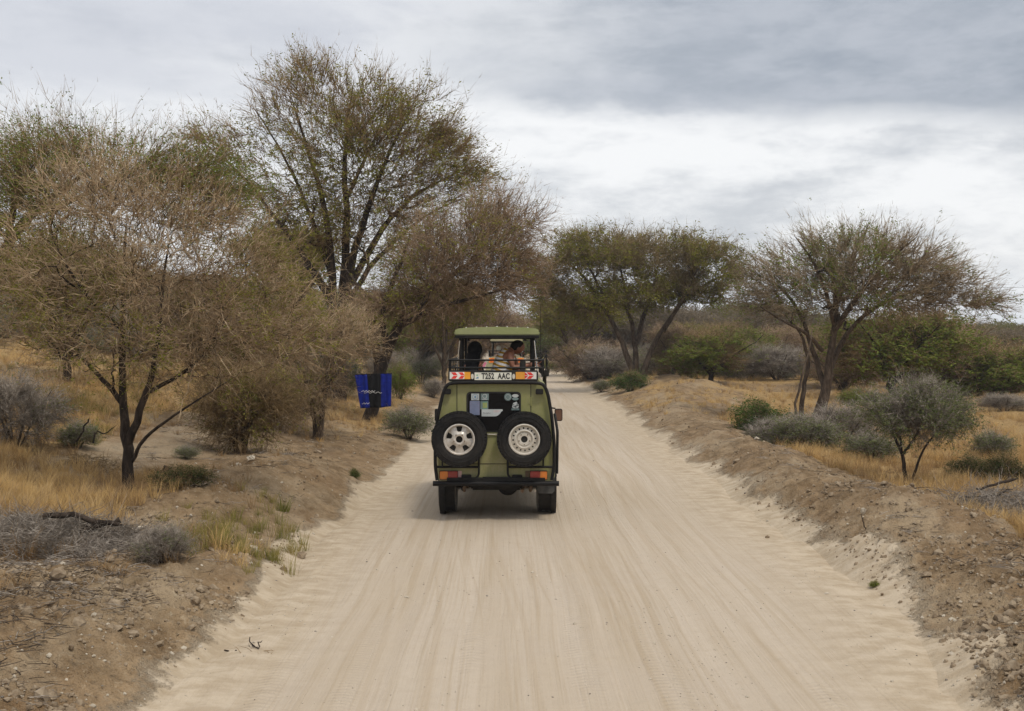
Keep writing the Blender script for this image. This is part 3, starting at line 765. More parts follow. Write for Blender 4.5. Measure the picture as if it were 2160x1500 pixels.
# ---- R3: the large bare acacia at right
P = Px(1728, 890, 36.0)
st = [P.root([(1725, 893, 0, .24), (1735, 850, 0, .17), (1745, 800, 0, .15), (1756, 740, 0, .12), (1762, 690, 0, .10), (1765, 640, 0, .10), (1758, 590, 0, .065), (1750, 540, 0, .035), (1745, 500, 0, .015)]),
      P.stem([(1745, 830, 0, .11), (1730, 770, .3, .09), (1710, 710, .4, .07), (1690, 640, .5, .06), (1640, 590, .6, .035), (1590, 570, .6, .015)]),
      P.stem([(1758, 700, 0, .10), (1790, 640, -.4, .08), (1825, 590, -.6, .055), (1870, 540, -.8, .035), (1920, 500, -.9, .015)]),
      P.stem([(1748, 790, 0, .10), (1790, 710, .6, .085), (1850, 655, 1.0, .065), (1920, 620, 1.3, .05), (2000, 600, 1.4, .025), (2070, 620, 1.4, .012)]),
      P.stem([(1735, 740, 0, .07), (1690, 700, -.5, .055), (1640, 680, -.8, .035), (1585, 645, -.9, .015)]),
      P.stem([(1762, 690, 0, .08), (1730, 610, -.5, .06), (1700, 550, -.7, .04), (1660, 500, -.8, .015)]),
      P.stem([(1765, 640, 0, .07), (1800, 570, .6, .05), (1830, 510, .8, .03), (1850, 460, .8, .012)]),
      P.root([(1700, 893, .3, .09), (1695, 840, .3, .08), (1712, 780, .3, .07), (1705, 720, .3, .05), (1670, 670, .3, .02)])]
en = [P.e(1770, 565, 160, 70, 2.3), P.e(1650, 590, 90, 55, 1.5), P.e(1910, 570, 125, 60, 1.8), P.e(1800, 590, 230, 75, 2.6), P.e(1980, 590, 90, 50, 1.4), P.e(2060, 640, 60, 30, 1.0), P.e(1850, 525, 110, 40, 1.6), P.e(1740, 520, 80, 34, 1.2), P.e(1610, 620, 50, 45, .9), P.e(1880, 620, 110, 50, 1.5), P.e(1640, 650, 75, 35, 1.2), P.e(1800, 630, 120, 55, 1.8), P.e(1990, 630, 90, 40, 1.3), P.e(2090, 640, 45, 25, .8)]
T = build_tree(88, st, en, KD=2, nA=140, nB=1000, nC=4200, nD=13000, nE=5000, rA=.045, rB=.021, rC=.0105, rD=.006, LC=.75, LD=.40, LE=.16, up=.20, outw=.60, spread=.45, bf=.10, shell=.6, leaf=14000, leaf_size=.07, leaf_patch=.35)
plant('acacia_tree', 'large bare spreading acacia standing in golden grass behind the right berm', 'tree', P.loc(), T, dict(trunk='bark_brown', branches='bark_dark', twigs='twig_dry', leaves='leaf_green'))

# ---- R6: small dense grey-green tree in front
P = Px(1912, 1018, 20.0)
st = [P.root([(1912, 1018, 0, .045), (1908, 985, 0, .036), (1903, 955, 0, .032), (1890, 920, .1, .024), (1870, 890, .1, .012)]),
      P.stem([(1904, 960, 0, .025), (1925, 925, -.1, .02), (1945, 890, -.1, .012)]),
      P.stem([(1904, 960, 0, .022), (1905, 910, .2, .018), (1915, 860, .2, .01)]),
      P.root([(1920, 1016, 0, .026), (1938, 970, 0, .022), (1955, 935, 0, .018), (1990, 900, 0, .01)])]
en = [P.e(1935, 862, 108, 42, .9), P.e(1865, 865, 50, 42, .5), P.e(2005, 872, 50, 48, .5), P.e(1930, 895, 90, 30, .7), P.e(1940, 830, 70, 25, .6)]
T = build_tree(99, st, en, KD=2, nA=50, nB=360, nC=2200, nD=7000, nE=3000, rA=.012, rB=.006, rC=.004, rD=.003, LC=.30, LD=.16, LE=.07, up=.08, outw=.3, spread=.75, bf=.12, shell=.6, leaf=24000, leaf_size=.034, leaf_patch=.9)
plant('small_tree', 'small grey-green leafy tree on two thin stems in the golden grass at right', 'tree', P.loc(), T, dict(trunk='bark_dark', branches='bark_grey', twigs='twig_grey', leaves='leaf_greygreen'))

# ---- generic kinds, about 1 m (bush) or 4 m (tree), shared by many plants
def gen_bush(seed, n=1.0, stems=7, **kw):
    rng = np.random.default_rng(seed)
    st = []
    for k in range(stems):
        a = k / stems * 2 * PI + rng.uniform(-.3, .3); r = rng.uniform(.25, .5)
        st.append([(0.04 * math.cos(a), 0.04 * math.sin(a), -.03, .016), (r * .5 * math.cos(a), r * .5 * math.sin(a), .4, .011), (r * math.cos(a), r * math.sin(a), .8, .005)])
    en = [(0, 0, .55, .5, .5, .38), (.25, .1, .5, .35, .35, .33), (-.25, -.1, .45, .35, .35, .33), (0, .1, .75, .3, .3, .22)]
    p = dict(KD=2, nA=25, nB=150, nC=int(1000 * n), nD=int(3200 * n), nE=int(2500 * n), rA=.008, rB=.005, rC=.0032, rD=.0026, LC=.26, LD=.15, LE=.07, up=.18, outw=.5, spread=.8, bf=.05, shell=.6, zfloor=0.03)
    p.update(kw)
    return build_tree(seed, st, en, **p)
def gen_tree(seed, top=3.6, flat=True, **kw):
    rng = np.random.default_rng(seed)
    st = [[(0, 0, -.05, .13), (.05, 0, .5, .10), (.02, .05, 1.0, .09), (-.1, .1, 1.8, .05), (-.2, .1, 2.8, .015)]]
    for k in range(5):
        a = k / 5 * 2 * PI + rng.uniform(-.3, .3)
        st.append([(.03, .02, rng.uniform(.5, 1.0), .07), (.5 * math.cos(a), .5 * math.sin(a), 1.5, .05), (1.2 * math.cos(a), 1.2 * math.sin(a), 2.3, .03), (1.8 * math.cos(a), 1.8 * math.sin(a), 2.8, .012)])
    if flat: en = [(0, 0, 2.9, 2.1, 2.1, .5), (.9, .3, 2.6, 1.5, 1.3, .5), (-1, -.2, 2.7, 1.4, 1.3, .5), (0, -.4, 2.3, 1.4, 1.2, .5)]
    else: en = [(0, 0, 2.6, 1.5, 1.5, 1.0), (.8, .3, 2.2, 1.2, 1.1, .8), (-.8, -.3, 2.3, 1.2, 1.1, .9), (0, 0, 1.6, 1.6, 1.5, .7)]
    p = dict(KD=2, nA=50, nB=330, nC=2000, nD=7000, nE=2500, rA=.034, rB=.018, rC=.010, rD=.008, LC=.5, LD=.28, LE=.13, up=.15, outw=.4, spread=.6, bf=.12, shell=.6)
    p.update(kw)
    return build_tree(seed, st, en, **p)

def with_mats(T, mats):
    for k, me in T.items():
        if len(me.materials) == 0: me.materials.append(MATS[mats[k]])
    return T
G = {}
G['bush_green'] = with_mats(gen_bush(201, 0.7, leaf=9000, leaf_size=.045, leaf_patch=1.0), dict(trunk='bark_brown', branches='bark_brown', twigs='twig_olive', leaves='leaf_bush'))
G['bush_bright'] = with_mats(gen_bush(202, 0.7, leaf=8000, leaf_size=.040, leaf_patch=.9, up=.35), dict(trunk='bark_brown', branches='twig_olive', twigs='twig_olive', leaves='leaf_bright'))
G['bush_grey'] = with_mats(gen_bush(203, 1.5, leaf=1200, leaf_size=.03, leaf_patch=.4, LC=.25, LD=.16), dict(trunk='bark_brown', branches='twig_grey', twigs='twig_grey', leaves='leaf_greygreen'))
G['bush_dark'] = with_mats(gen_bush(204, 0.8, leaf=8500, leaf_size=.042, leaf_patch=.9), dict(trunk='bark_dark', branches='bark_dark', twigs='twig_brown', leaves='leaf_dark'))
G['bush_greygreen'] = with_mats(gen_bush(205, 1.0, leaf=6500, leaf_size=.04, leaf_patch=.8), dict(trunk='bark_brown', branches='bark_grey', twigs='twig_grey', leaves='leaf_greygreen'))
G['tree_olive'] = with_mats(gen_tree(206, flat=True, leaf=15000, leaf_size=.10, leaf_patch=.75), dict(trunk='bark_brown', branches='bark_dark', twigs='twig_olive', leaves='leaf_olive'))
G['tree_round'] = with_mats(gen_tree(207, flat=False, leaf=15000, leaf_size=.09, leaf_patch=.8), dict(trunk='bark_dark', branches='bark_dark', twigs='twig_brown', leaves='leaf_green'))
G['tree_grey'] = with_mats(gen_tree(208, flat=False, leaf=3000, leaf_size=.07, leaf_patch=.3, nC=2600, nD=8000), dict(trunk='bark_brown', branches='bark_grey', twigs='twig_pink', leaves='leaf_olive'))
G['tree_brown'] = with_mats(gen_tree(209, flat=True, leaf=5000, leaf_size=.08, leaf_patch=.4, nC=2400, nD=8000), dict(trunk='bark_dark', branches='bark_dark', twigs='twig_brown', leaves='leaf_olive'))

def put(kind, label, px, D, hpx, wpx, group=None, rz=None, dz=0.0, name=None):
    """one plant of a shared kind: px of its middle, distance D, height and width in photo pixels"""
    tree = kind.startswith('tree')
    H0, W0 = (3.45, 4.3) if 'olive' in kind or 'brown' in kind else ((3.6, 3.6) if tree else (1.05, 1.25))
    H, W_ = hpx * D / FPX, wpx * D / FPX
    x = WX(px, D)
    s, sw = H / H0, W_ / W0
    z = ground_at(x, D) + dz - 0.02
    if rz is None: rz = (px * 0.37 + D) % 6.28
    return plant(name or ('acacia_tree' if tree else 'bush'), label, 'tree' if tree else 'bush', (x, D, z), G[kind], {}, group, rz, (sw, sw, s))
# ================================================================== PLACING THE SHARED PLANTS
# left side
put('bush_bright', 'bright green bush just right of the blue cloth', 842, 44, 78, 78)
put('bush_bright', 'yellow-green bush half hidden left of the tree with the blue cloth', 715, 41, 60, 80, dz=.1)
put('bush_grey', 'grey twiggy bush cut off by the left picture edge', 30, 17, 170, 200)
put('bush_greygreen', 'thin green shoots in yellow grass beside the grey twiggy bush at left', 165, 18, 62, 90)
put('bush_greygreen', 'sparse green shrub between the blue cloth tree and the olive vehicle', 862, 28.5, 70, 110)
put('bush_greygreen', 'low green tuft of shrub on bare sand left of the dark thicket', 395, 18.6, 32, 60)
put('bush_grey', 'low grey dead tuft on the bank at the foot of the brushwood', 345, 10.9, 88, 130)
put('bush_dark', 'small dark scrub patch on the mound right of the forked acacia', 385, 14.4, 55, 120)
put('bush_green', 'tiny green weed on the left bank below the blue cloth', 748, 19.6, 26, 26)
put('tree_olive', 'green-brown acacia with a slim trunk just left of the olive vehicle', 938, 58, 235, 190)
put('tree_olive', 'dense green acacia behind the foot of the tall many-stemmed tree', 600, 50, 300, 230)
put('tree_brown', 'brown acacia with a dark thick trunk behind the forked one at left', 142, 28, 300, 330)
put('tree_grey', 'grey leafless thorn tree above the dark thicket', 540, 30, 210, 180)
put('tree_grey', 'grey thorn tree in yellow grass seen through the near acacia', 400, 34, 220, 210)
put('tree_round', 'rounded green thorn tree on the slope behind the tall acacia trunk', 810, 66, 170, 200)
put('tree_brown', 'brown acacia far up the slope behind the left trees', 250, 62, 150, 220, group='thorn trees on the left slope')
put('tree_grey', 'greyish thorn tree far up the slope at the left edge', 40, 55, 170, 220, group='thorn trees on the left slope')
put('bush_greygreen', 'low green scrub in dry grass left of the slim acacia by the road', 890, 60, 55, 90)
put('tree_grey', 'grey-brown thorn tree overhanging the left road edge far ahead', 1010, 75, 190, 170)
put('bush_grey', 'grey bush under the slim acacia left of the vehicle', 912, 50, 42, 60)
# middle: both sides of the far road
put('tree_olive', 'pale olive acacia leaning over the far road left of the umbrella acacia', 1215, 88, 165, 230)
put('tree_round', 'green acacia beyond the far road, right above the vehicle roof', 1140, 120, 105, 150)
put('tree_grey', 'hazy grey thorn tree at the bend of the far road', 1100, 150, 105, 130, group='hazy trees round the bend')
put('tree_grey', 'hazy grey-brown thorn tree where the far road disappears', 1040, 165, 110, 140, group='hazy trees round the bend')
put('tree_brown', 'brown tree behind the pale olive acacia over the far road', 1180, 135, 95, 140, group='hazy trees round the bend')
put('bush_bright', 'green bush on the far right roadside beside the vehicle roof rack', 1156, 108, 22, 42)
put('bush_bright', 'wider green bush on the far roadside, left of the umbrella acacia', 1212, 100, 22, 48)
put('bush_green', 'deep green bush at the foot of the umbrella acacia', 1328, 52, 46, 84)
put('bush_greygreen', 'small dull bush left of the deep green one under the umbrella acacia', 1268, 56, 26, 46)
put('bush_grey', 'pale grey thicket behind the umbrella acacia trunk', 1285, 72, 70, 150)
put('bush_grey', 'pale grey thicket right of the umbrella acacia trunk', 1400, 70, 85, 120)
put('bush_greygreen', 'grey-green thicket behind the trunk of the umbrella acacia', 1345, 80, 70, 120)
put('tree_round', 'round-topped green thorn tree between the umbrella acacia and the bare acacia', 1500, 55, 128, 200)
put('tree_grey', 'grey thorn tree behind the round-topped green one', 1425, 74, 125, 150)
put('tree_brown', 'brown thorn tree over the grey plain behind the round-topped one', 1590, 84, 85, 140)
put('tree_grey', 'grey-green thicket left of the round-topped green tree', 1420, 60, 95, 130)
put('tree_round', 'small green thorn tree between round-topped tree and bare acacia', 1585, 66, 85, 120)
put('bush_grey', 'grey thicket in the hollow right of the round-topped green tree', 1640, 62, 75, 170)
put('tree_round', 'bright green bushy thorn tree right of the small grey-green one', 2075, 50, 175, 270, dz=-1.1)
put('tree_round', 'green thorn bush filling the right picture edge above the bare rise', 2170, 56, 165, 240, dz=-1.0)
put('tree_grey', 'grey-olive thicket directly behind the small grey-green tree', 1965, 50, 215, 240, dz=-.9)
put('tree_grey', 'grey thicket close behind the bare acacia trunk', 1780, 56, 140, 180, dz=-.7)
put('tree_grey', 'tangled grey thicket behind the left half of the umbrella acacia', 1250, 74, 120, 170, dz=-1.0)
put('tree_round', 'green-brown thicket below the right arm of the umbrella acacia', 1440, 68, 130, 150, dz=-.9)
put('tree_round', 'taller green thorn tree on the far right plain behind the round-topped one', 1555, 78, 130, 150)
put('tree_grey', 'tall grey thorn tree on the skyline left of the bare acacia', 1640, 86, 112, 150)
put('tree_olive', 'olive flat-topped tree on the skyline between umbrella and bare acacias', 1470, 92, 105, 170)
put('tree_brown', 'brown flat-topped tree on the skyline behind the bare acacia trunk', 1710, 95, 100, 180)
put('bush_bright', 'light green bush in golden grass behind the bare acacia trunk', 1795, 44, 40, 60)
# right side
put('tree_round', 'olive tree with a black trunk behind the small grey-green tree', 1885, 46, 215, 280)
put('tree_grey', 'grey-olive thorn tree behind the bare acacia at right', 1945, 58, 170, 230)
put('tree_olive', 'low green spreading thorn tree at the right picture edge', 2105, 62, 90, 260)
put('tree_round', 'low green thorn tree on the skyline at far right', 2150, 90, 95, 200)
put('tree_olive', 'low olive thorn tree left of the spreading one at the right edge', 2010, 74, 85, 170)
put('bush_green', 'round green shrub on the crest of the right berm', 1602, 29.5, 82, 130, dz=-.05)
put('bush_greygreen', 'grey-green shrub at the near foot of the bare acacia', 1700, 26.5, 84, 150)
put('bush_grey', 'grey twiggy shrub in front of the bare acacia trunk', 1775, 27.5, 98, 170)
put('bush_greygreen', 'low grey-green shrub left of the small tree stems', 1840, 24.5, 66, 130)
put('bush_grey', 'grey scrub below the round green shrub on the berm', 1640, 27.5, 66, 140, dz=-.05)
put('bush_dark', 'dark green bush right of the small tree', 2045, 20.5, 62, 105)
put('bush_dark', 'dark green bush at the right picture edge', 2125, 19.8, 78, 90)
put('bush_greygreen', 'thin green sprouting shrub above the dark bushes at right', 2095, 24.5, 66, 90)
put('bush_grey', 'grey scrub on the bare rise at the right edge', 2120, 40, 40, 120)
put('bush_grey', 'low brown scrub tuft left of the small tree stem', 1820, 17.6, 26, 60)
put('bush_bright', 'tiny green weed at the foot of the right berm', 1846, 11.3, 18, 24)

# far wood: one mass nobody could count
rng = np.random.default_rng(5)
def instancer(name, points, rotz, scale, protos, label, kind='stuff', tilt=None):
    """one object whose points carry instances of several small meshes"""
    outs = []
    pick = np.random.default_rng(len(points)).integers(0, len(protos), len(points))
    me = bpy.data.meshes.new(name)
    me.vertices.add(len(points)); me.vertices.foreach_set('co', np.asarray(points, np.float32).ravel())
    rot = np.zeros((len(points), 3), np.float32); rot[:, 2] = rotz
    if tilt is not None: rot[:, :2] = tilt
    a = me.attributes.new('turn', 'FLOAT_VECTOR', 'POINT'); a.data.foreach_set('vector', rot.ravel())
    sc = np.asarray(scale, np.float32)
    if sc.ndim == 1: sc = np.repeat(sc[:, None], 3, 1)
    a = me.attributes.new('size', 'FLOAT_VECTOR', 'POINT'); a.data.foreach_set('vector', sc.ravel())
    a = me.attributes.new('pick', 'INT', 'POINT'); a.data.foreach_set('value', pick.astype(np.int32))
    o = add_mesh(name, me)
    ng = bpy.data.node_groups.new(name + '_nodes', 'GeometryNodeTree')
    ng.interface.new_socket('Geometry', in_out='INPUT', socket_type='NodeSocketGeometry')
    ng.interface.new_socket('Geometry', in_out='OUTPUT', socket_type='NodeSocketGeometry')
    N = ng.nodes; L = ng.links
    gi = N.new('NodeGroupInput'); go = N.new('NodeGroupOutput'); jn = N.new('GeometryNodeJoinGeometry')
    def attr(nm, ty):
        x = N.new('GeometryNodeInputNamedAttribute'); x.data_type = ty; x.inputs['Name'].default_value = nm
        return x.outputs['Attribute']
    turn, size, pk = attr('turn', 'FLOAT_VECTOR'), attr('size', 'FLOAT_VECTOR'), attr('pick', 'INT')
    for k, pr in enumerate(protos):
        po = bpy.data.objects.new(name + '_source', pr)     # never linked: only its mesh is read
        oi = N.new('GeometryNodeObjectInfo'); oi.inputs['Object'].default_value = po
        cmp = N.new('FunctionNodeCompare'); cmp.data_type = 'INT'; cmp.operation = 'EQUAL'
        L.new(pk, [s for s in cmp.inputs if s.enabled and s.name == 'A'][0])
        [s for s in cmp.inputs if s.enabled and s.name == 'B'][0].default_value = k
        ip = N.new('GeometryNodeInstanceOnPoints')
        L.new(gi.outputs[0], ip.inputs['Points']); L.new(cmp.outputs['Result'], ip.inputs['Selection'])
        L.new(oi.outputs['Geometry'], ip.inputs['Instance']); L.new(size, ip.inputs['Scale'])
        er = N.new('FunctionNodeEulerToRotation'); L.new(turn, er.inputs[0]); L.new(er.outputs[0], ip.inputs['Rotation'])
        L.new(ip.outputs[0], jn.inputs[0])
    L.new(jn.outputs[0], go.inputs[0])
    md = o.modifiers.new('scatter', 'NODES'); md.node_group = ng
    tag(o, label, kind=kind)
    return o

# far wood crowns: light shared meshes of leaf clumps and twigs
def far_crown(seed, green):
    r = np.random.default_rng(seed)
    K = 11000
    v = nrmz(r.normal(size=(K, 3))); rad_ = r.uniform(.35, 1, K) ** .5
    lump = 1 + .25 * np.sin(v[:, 0] * 5 + seed) * np.cos(v[:, 1] * 4 + seed)
    C = v * (rad_ * lump)[:, None] * np.array([2.2, 2.2, .95]) + np.array([0, 0, 2.2])
    C = C[C[:, 2] > .3 + .3 * r.uniform(size=len(C))]
    me = mesh_from('far_crown', [leafs(C, .135, r, flat=2.2, aspect=.30),
                                 tubes(np.stack([np.zeros((60, 3)), C[:60] * .55, C[:60]], 1), np.repeat([[.07, .035, .01]], 60, 0), 3)])
    me.materials.append(MATS[green])
    return me
leaf_mat('far_olive', (0.120, 0.120, 0.040), (0.19, 0.175, 0.075), (0.20, 0.175, 0.09), .3, .4)
leaf_mat('far_brown', (0.135, 0.105, 0.066), (0.22, 0.175, 0.12), (0.24, 0.195, 0.14), .3, .4)
FC = [far_crown(1, 'far_olive'), far_crown(2, 'far_brown'), far_crown(3, 'far_olive'), far_crown(4, 'far_brown')]
pts, scs = [], []
for _ in range(2300):
    D = 1 / rng.uniform(1 / 520, 1 / 88)
    px = rng.uniform(-500, 2700)
    x = WX(px, D)
    if float(edge_l(D)) - 4 < x < float(edge_r(D)) + 3: continue
    if 0 < x < 30 and D < 105: continue
    pts.append((x, D, max(float(terrain(np.array([x]), np.array([D]), False)[0]), -.3) - .1)); s = rng.uniform(.9, 1.75) * (1.0 if D < 200 else 1.25)
    if x > 0.25 * D: s *= .85
    if x < .3 * D and x > 0: s *= 1.2
    scs.append((s * rng.uniform(.9, 1.4), s * rng.uniform(.9, 1.4), s * rng.uniform(.8, 1.15)))
instancer('far_wood', pts, rng.uniform(0, 6.28, len(pts)), np.array(scs), FC, 'distant hazy thorn wood along the whole horizon')
# scrub beyond the near trees
pts, scs = [], []
for _ in range(420):
    D = 1 / rng.uniform(1 / 120, 1 / 38); px = rng.uniform(-400, 2600); x = WX(px, D)
    if float(edge_l(D)) - 2.0 < x < float(edge_r(D)) + 5: continue
    if 7.5 < x < 26 and D < 58: continue
    pts.append((x, D, float(terrain(np.array([x]), np.array([D]), False)[0]) - .02)); s = rng.uniform(.7, 1.9); scs.append((s, s, s * rng.uniform(.8, 1.3)))
def merged(kind):
    """the three meshes of a shared bush as one light mesh"""
    bm = bmesh.new(); mats = []
    for k in ('branches', 'twigs', 'leaves'):
        me = G[kind][k]; off = len(mats); mats.append(me.materials[0])
        start = len(bm.faces); bm.from_mesh(me); bm.faces.ensure_lookup_table()
        for f in bm.faces[start:]: f.material_index = off
    me = bpy.data.meshes.new('scrub'); bm.to_mesh(me); bm.free()
    for m_ in mats: me.materials.append(m_)
    return me
instancer('scrub', pts, rng.uniform(0, 6.28, len(pts)), np.array(scs), [merged('bush_grey'), merged('bush_greygreen')], 'grey low scrub scattered among the farther trees')

# ---- dry grass
def tuft(seed, n, h, lean, wdt, stems=False):
    r = np.random.default_rng(seed)
    a = r.uniform(0, 2 * PI, n); rad_ = r.uniform(0, .10, n) ** 1.0
    b = np.stack([rad_ * np.cos(a), rad_ * np.sin(a), np.full(n, -.02)], 1)
    hh = h * r.uniform(.45, 1.15, n); la = a + r.normal(size=n) * .6; ln = lean * r.uniform(.2, 1.4, n)
    mid = b + np.stack([np.cos(la) * ln * hh * .35, np.sin(la) * ln * hh * .35, hh * .6], 1)
    tip = b + np.stack([np.cos(la) * ln * hh, np.sin(la) * ln * hh, hh], 1)
    s = np.stack([-np.sin(a + .7), np.cos(a + .7), np.zeros(n)], 1) * wdt
    v = np.stack([b - s, b + s, mid + s * .7, mid - s * .7, tip], 1).reshape(-1, 3)
    i = (np.arange(n) * 5)[:, None]
    q = i + np.array([[0, 1, 2, 3]]); t = i + np.array([[3, 2, 4]])
    return mesh_from('tuft', [(v, q, t)])
def grass_mat(name, a, b, c):
    m, h, out = material(name)
    ri = h.n('ShaderNodeObjectInfo').outputs['Random']
    co = h.n('ShaderNodeTexCoord').outputs['Object']
    ps = h.n('ShaderNodeNewGeometry').outputs['Position']
    n1 = h.noise(ps, .5, 3, .6)
    col = h.mix(h.smooth(n1, .35, .65), rgba(a), rgba(b))
    col = h.mix(h.math('MULTIPLY', h.smooth(h.noise(ps, 3.0, 3, .6), .4, .7), .7), col, rgba(c))
    d = h.n('ShaderNodeBsdfDiffuse'); h.set(d, 'Color', col)
    t = h.n('ShaderNodeBsdfTranslucent'); h.set(t, 'Color', col)
    mx = h.n('ShaderNodeMixShader'); h.set(mx, 0, .25); h.set(mx, 1, d.outputs[0]); h.set(mx, 2, t.outputs[0])
    h.set(out, 'Surface', mx.outputs[0])
    return m
grass_mat('grass_gold', (0.44, 0.275, 0.105), (0.62, 0.425, 0.180), (0.64, 0.49, 0.28))
grass_mat('grass_brown', (0.28, 0.175, 0.080), (0.44, 0.30, 0.16), (0.20, 0.13, 0.07))
grass_mat('grass_green', (0.14, 0.15, 0.035), (0.25, 0.22, 0.06), (0.40, 0.30, 0.11))
TG = [tuft(1, 34, .30, .6, .0035), tuft(2, 26, .42, .5, .0035), tuft(3, 40, .22, .9, .004)]
for t_ in TG: t_.materials.append(MATS['grass_gold'])
TB = [tuft(4, 30, .20, 1.0, .0035), tuft(5, 24, .30, .7, .003)]
for t_ in TB: t_.materials.append(MATS['grass_brown'])
TN = [tuft(6, 40, .22, .6, .0035), tuft(7, 30, .30, .5, .003)]
for t_ in TN: t_.materials.append(MATS['grass_green'])

def scatter_pts(n, xr, yr, dens, seed, power=1.0):
    r = np.random.default_rng(seed)
    y = 1 / r.uniform(1 / yr[1], 1 / yr[0], n) if power == 1 else r.uniform(yr[0], yr[1], n)
    x = r.uniform(xr[0], xr[1], n) * (y if abs(xr[1]) < 2 else 1)
    keep = r.uniform(size=n) < dens(x, y)
    x, y = x[keep], y[keep]
    z = terrain(x, y)
    return np.stack([x, y, z], 1), r
def dens_gold(x, y):
    m_ = grass_mask(x, y); k = fbm(x * 1.1, y * 1.1, 3, 301)
    return np.clip(m_ * (0.50 + 1.5 * k), 0, 1) ** 1.3
Pg, r = scatter_pts(80000, (-.52, .56), (8.5, 110), dens_gold, 7)
sz = r.uniform(.6, 1.15, len(Pg)) * np.where(Pg[:, 0] > 0, .95, .8) * np.clip(Pg[:, 1] / 60, .85, 1.6)
instancer('dry_grass', Pg, r.uniform(0, 6.28, len(Pg)), sz, TG, 'golden dry grass on the plain and the left bank')
def dens_brown(x, y):
    sl, sr = edge_l(y) - x, x - edge_r(y)
    k = fbm(x * .9, y * .9, 4, 303)
    return np.clip(grass_mask(x, y) * .5 + np.where(x < 0, sstep(.5, 1.2, sl), sstep(1.6, 2.4, sr)) * np.clip(k - .05, 0, 1) * .5, 0, 1)
Pb, r = scatter_pts(34000, (-.52, .56), (8.5, 80), dens_brown, 8)
instancer('brown_grass', Pb, r.uniform(0, 6.28, len(Pb)), r.uniform(.5, 1.1, len(Pb)), TB, 'thin brown dead grass between the golden tufts')
def dens_green(x, y):
    k = fbm(x * .7 + 4, y * .7, 4, 305)
    v = grass_mask(x, y) * np.clip(k - .18, 0, 1) * 1.3 * (x < 0)
    v = v + .015 * np.exp(-(((x + 2.72) / .20) ** 2 + ((y - 12.4) / .5) ** 2)) + .05 * np.exp(-(((x + 3.1) / .5) ** 2 + ((y - 13.4) / 1.2) ** 2))
    return np.clip(v, 0, 1)
Pn, r = scatter_pts(42000, (-.52, -.12), (9, 40), dens_green, 9)
instancer('green_grass', Pn, r.uniform(0, 6.28, len(Pn)), r.uniform(.45, 1.0, len(Pn)), TN, 'greenish fresh grass mixed into the left bank')

# ---- clods, gravel
def clod(seed, flat=.7, sub1=False):
    r = np.random.default_rng(seed)
    bm = bmesh.new(); bmesh.ops.create_icosphere(bm, subdivisions=1 if sub1 else 2, radius=.5)
    ax = r.uniform(.75, 1.25, 3)
    offs = r.normal(size=(6, 3))
    for v in bm.verts:
        d = np.array(v.co) * 2
        k = 1 + .22 * sum(math.sin(3 * d @ o + 1.3 * i) for i, o in enumerate(offs)) / 3
        v.co = Vector(d * .5 * k * ax * np.array([1, 1, flat]) * (1 + (r.uniform(-.22, .22) if sub1 else 0)))
    me = bpy.data.meshes.new('clod'); bm.to_mesh(me); bm.free()
    return me
def stone_mat(name, a, b):
    m, h, out = material(name)
    ps = h.n('ShaderNodeNewGeometry').outputs['Position']
    c = h.mix(h.smooth(h.noise(ps, 9, 3, .6), .3, .7), rgba(a), rgba(b))
    bsdf(h, out, c, .95, 0, .1, bump(h, h.noise(ps, 60, 4, .7), .6, .01))
stone_mat('clod_soil', (0.16, 0.115, 0.073), (0.33, 0.26, 0.18))
stone_mat('stone_pale', (0.36, 0.31, 0.24), (0.50, 0.44, 0.35))
stone_mat('stone_grey', (0.11, 0.095, 0.080), (0.26, 0.23, 0.195))
CL = [clod(k, .75, True) for k in range(5)]
for c_ in CL: c_.materials.append(MATS['clod_soil'])
def dens_clod(x, y):
    sl, sr = edge_l(y) - x, x - edge_r(y)
    wid = np.interp(y, [0, 20, 36, 46, 60, 80], [1.0, 1.0, 1.2, 2.6, 3.2, 2.0])
    fr = sstep(.0, .35, sr) * (1 - sstep(1.9, 2.3, sr / wid)); fl = sstep(.0, .3, sl) * (1 - sstep(1.8, 3.0, sl))
    k = fbm(x * 1.2, y * 1.2, 3, 310)
    return np.clip((fr * (.55 + .8 * k) + fl * (.28 + .9 * k)) * .9, 0, 1)
Pc, r = scatter_pts(110000, (-.50, .56), (6.0, 60), dens_clod, 10)
sc_ = np.exp(r.normal(size=len(Pc)) * .55) * .026; sc_ = np.clip(sc_, .008, .13)
instancer('soil_clods', Pc, r.uniform(0, 6.28, len(Pc)), sc_, CL, 'loose crumbly soil clods on both berms', tilt=r.uniform(-.6, .6, (len(Pc), 2)))
CP = [clod(k + 10, .7, True) for k in range(3)]
for c_, m_ in zip(CP, ('stone_pale', 'stone_grey', 'stone_pale')): c_.materials.append(MATS[m_])
def dens_peb(x, y):
    el, er = edge_l(y), edge_r(y)
    return np.clip(np.where((x > el) & (x < er), .08 + 1.1 * np.clip(fbm(x * 1.4, y * .5, 3, 312), 0, 1), .30), 0, 1)
Pp, r = scatter_pts(14000, (-.50, .56), (6.0, 45), dens_peb, 12)
onroad = (Pp[:, 0] > edge_l(Pp[:, 1])) & (Pp[:, 0] < edge_r(Pp[:, 1]))
Pp[onroad, 2] = road_z(Pp[onroad, 0], Pp[onroad, 1]) + .013
sp_ = np.clip(np.exp(r.normal(size=len(Pp)) * .5) * np.where(onroad, .0095, .019), .003, .05)
instancer('pebbles', Pp, r.uniform(0, 6.28, len(Pp)), sp_, CP, 'small pale and grey pebbles strewn over road and banks')

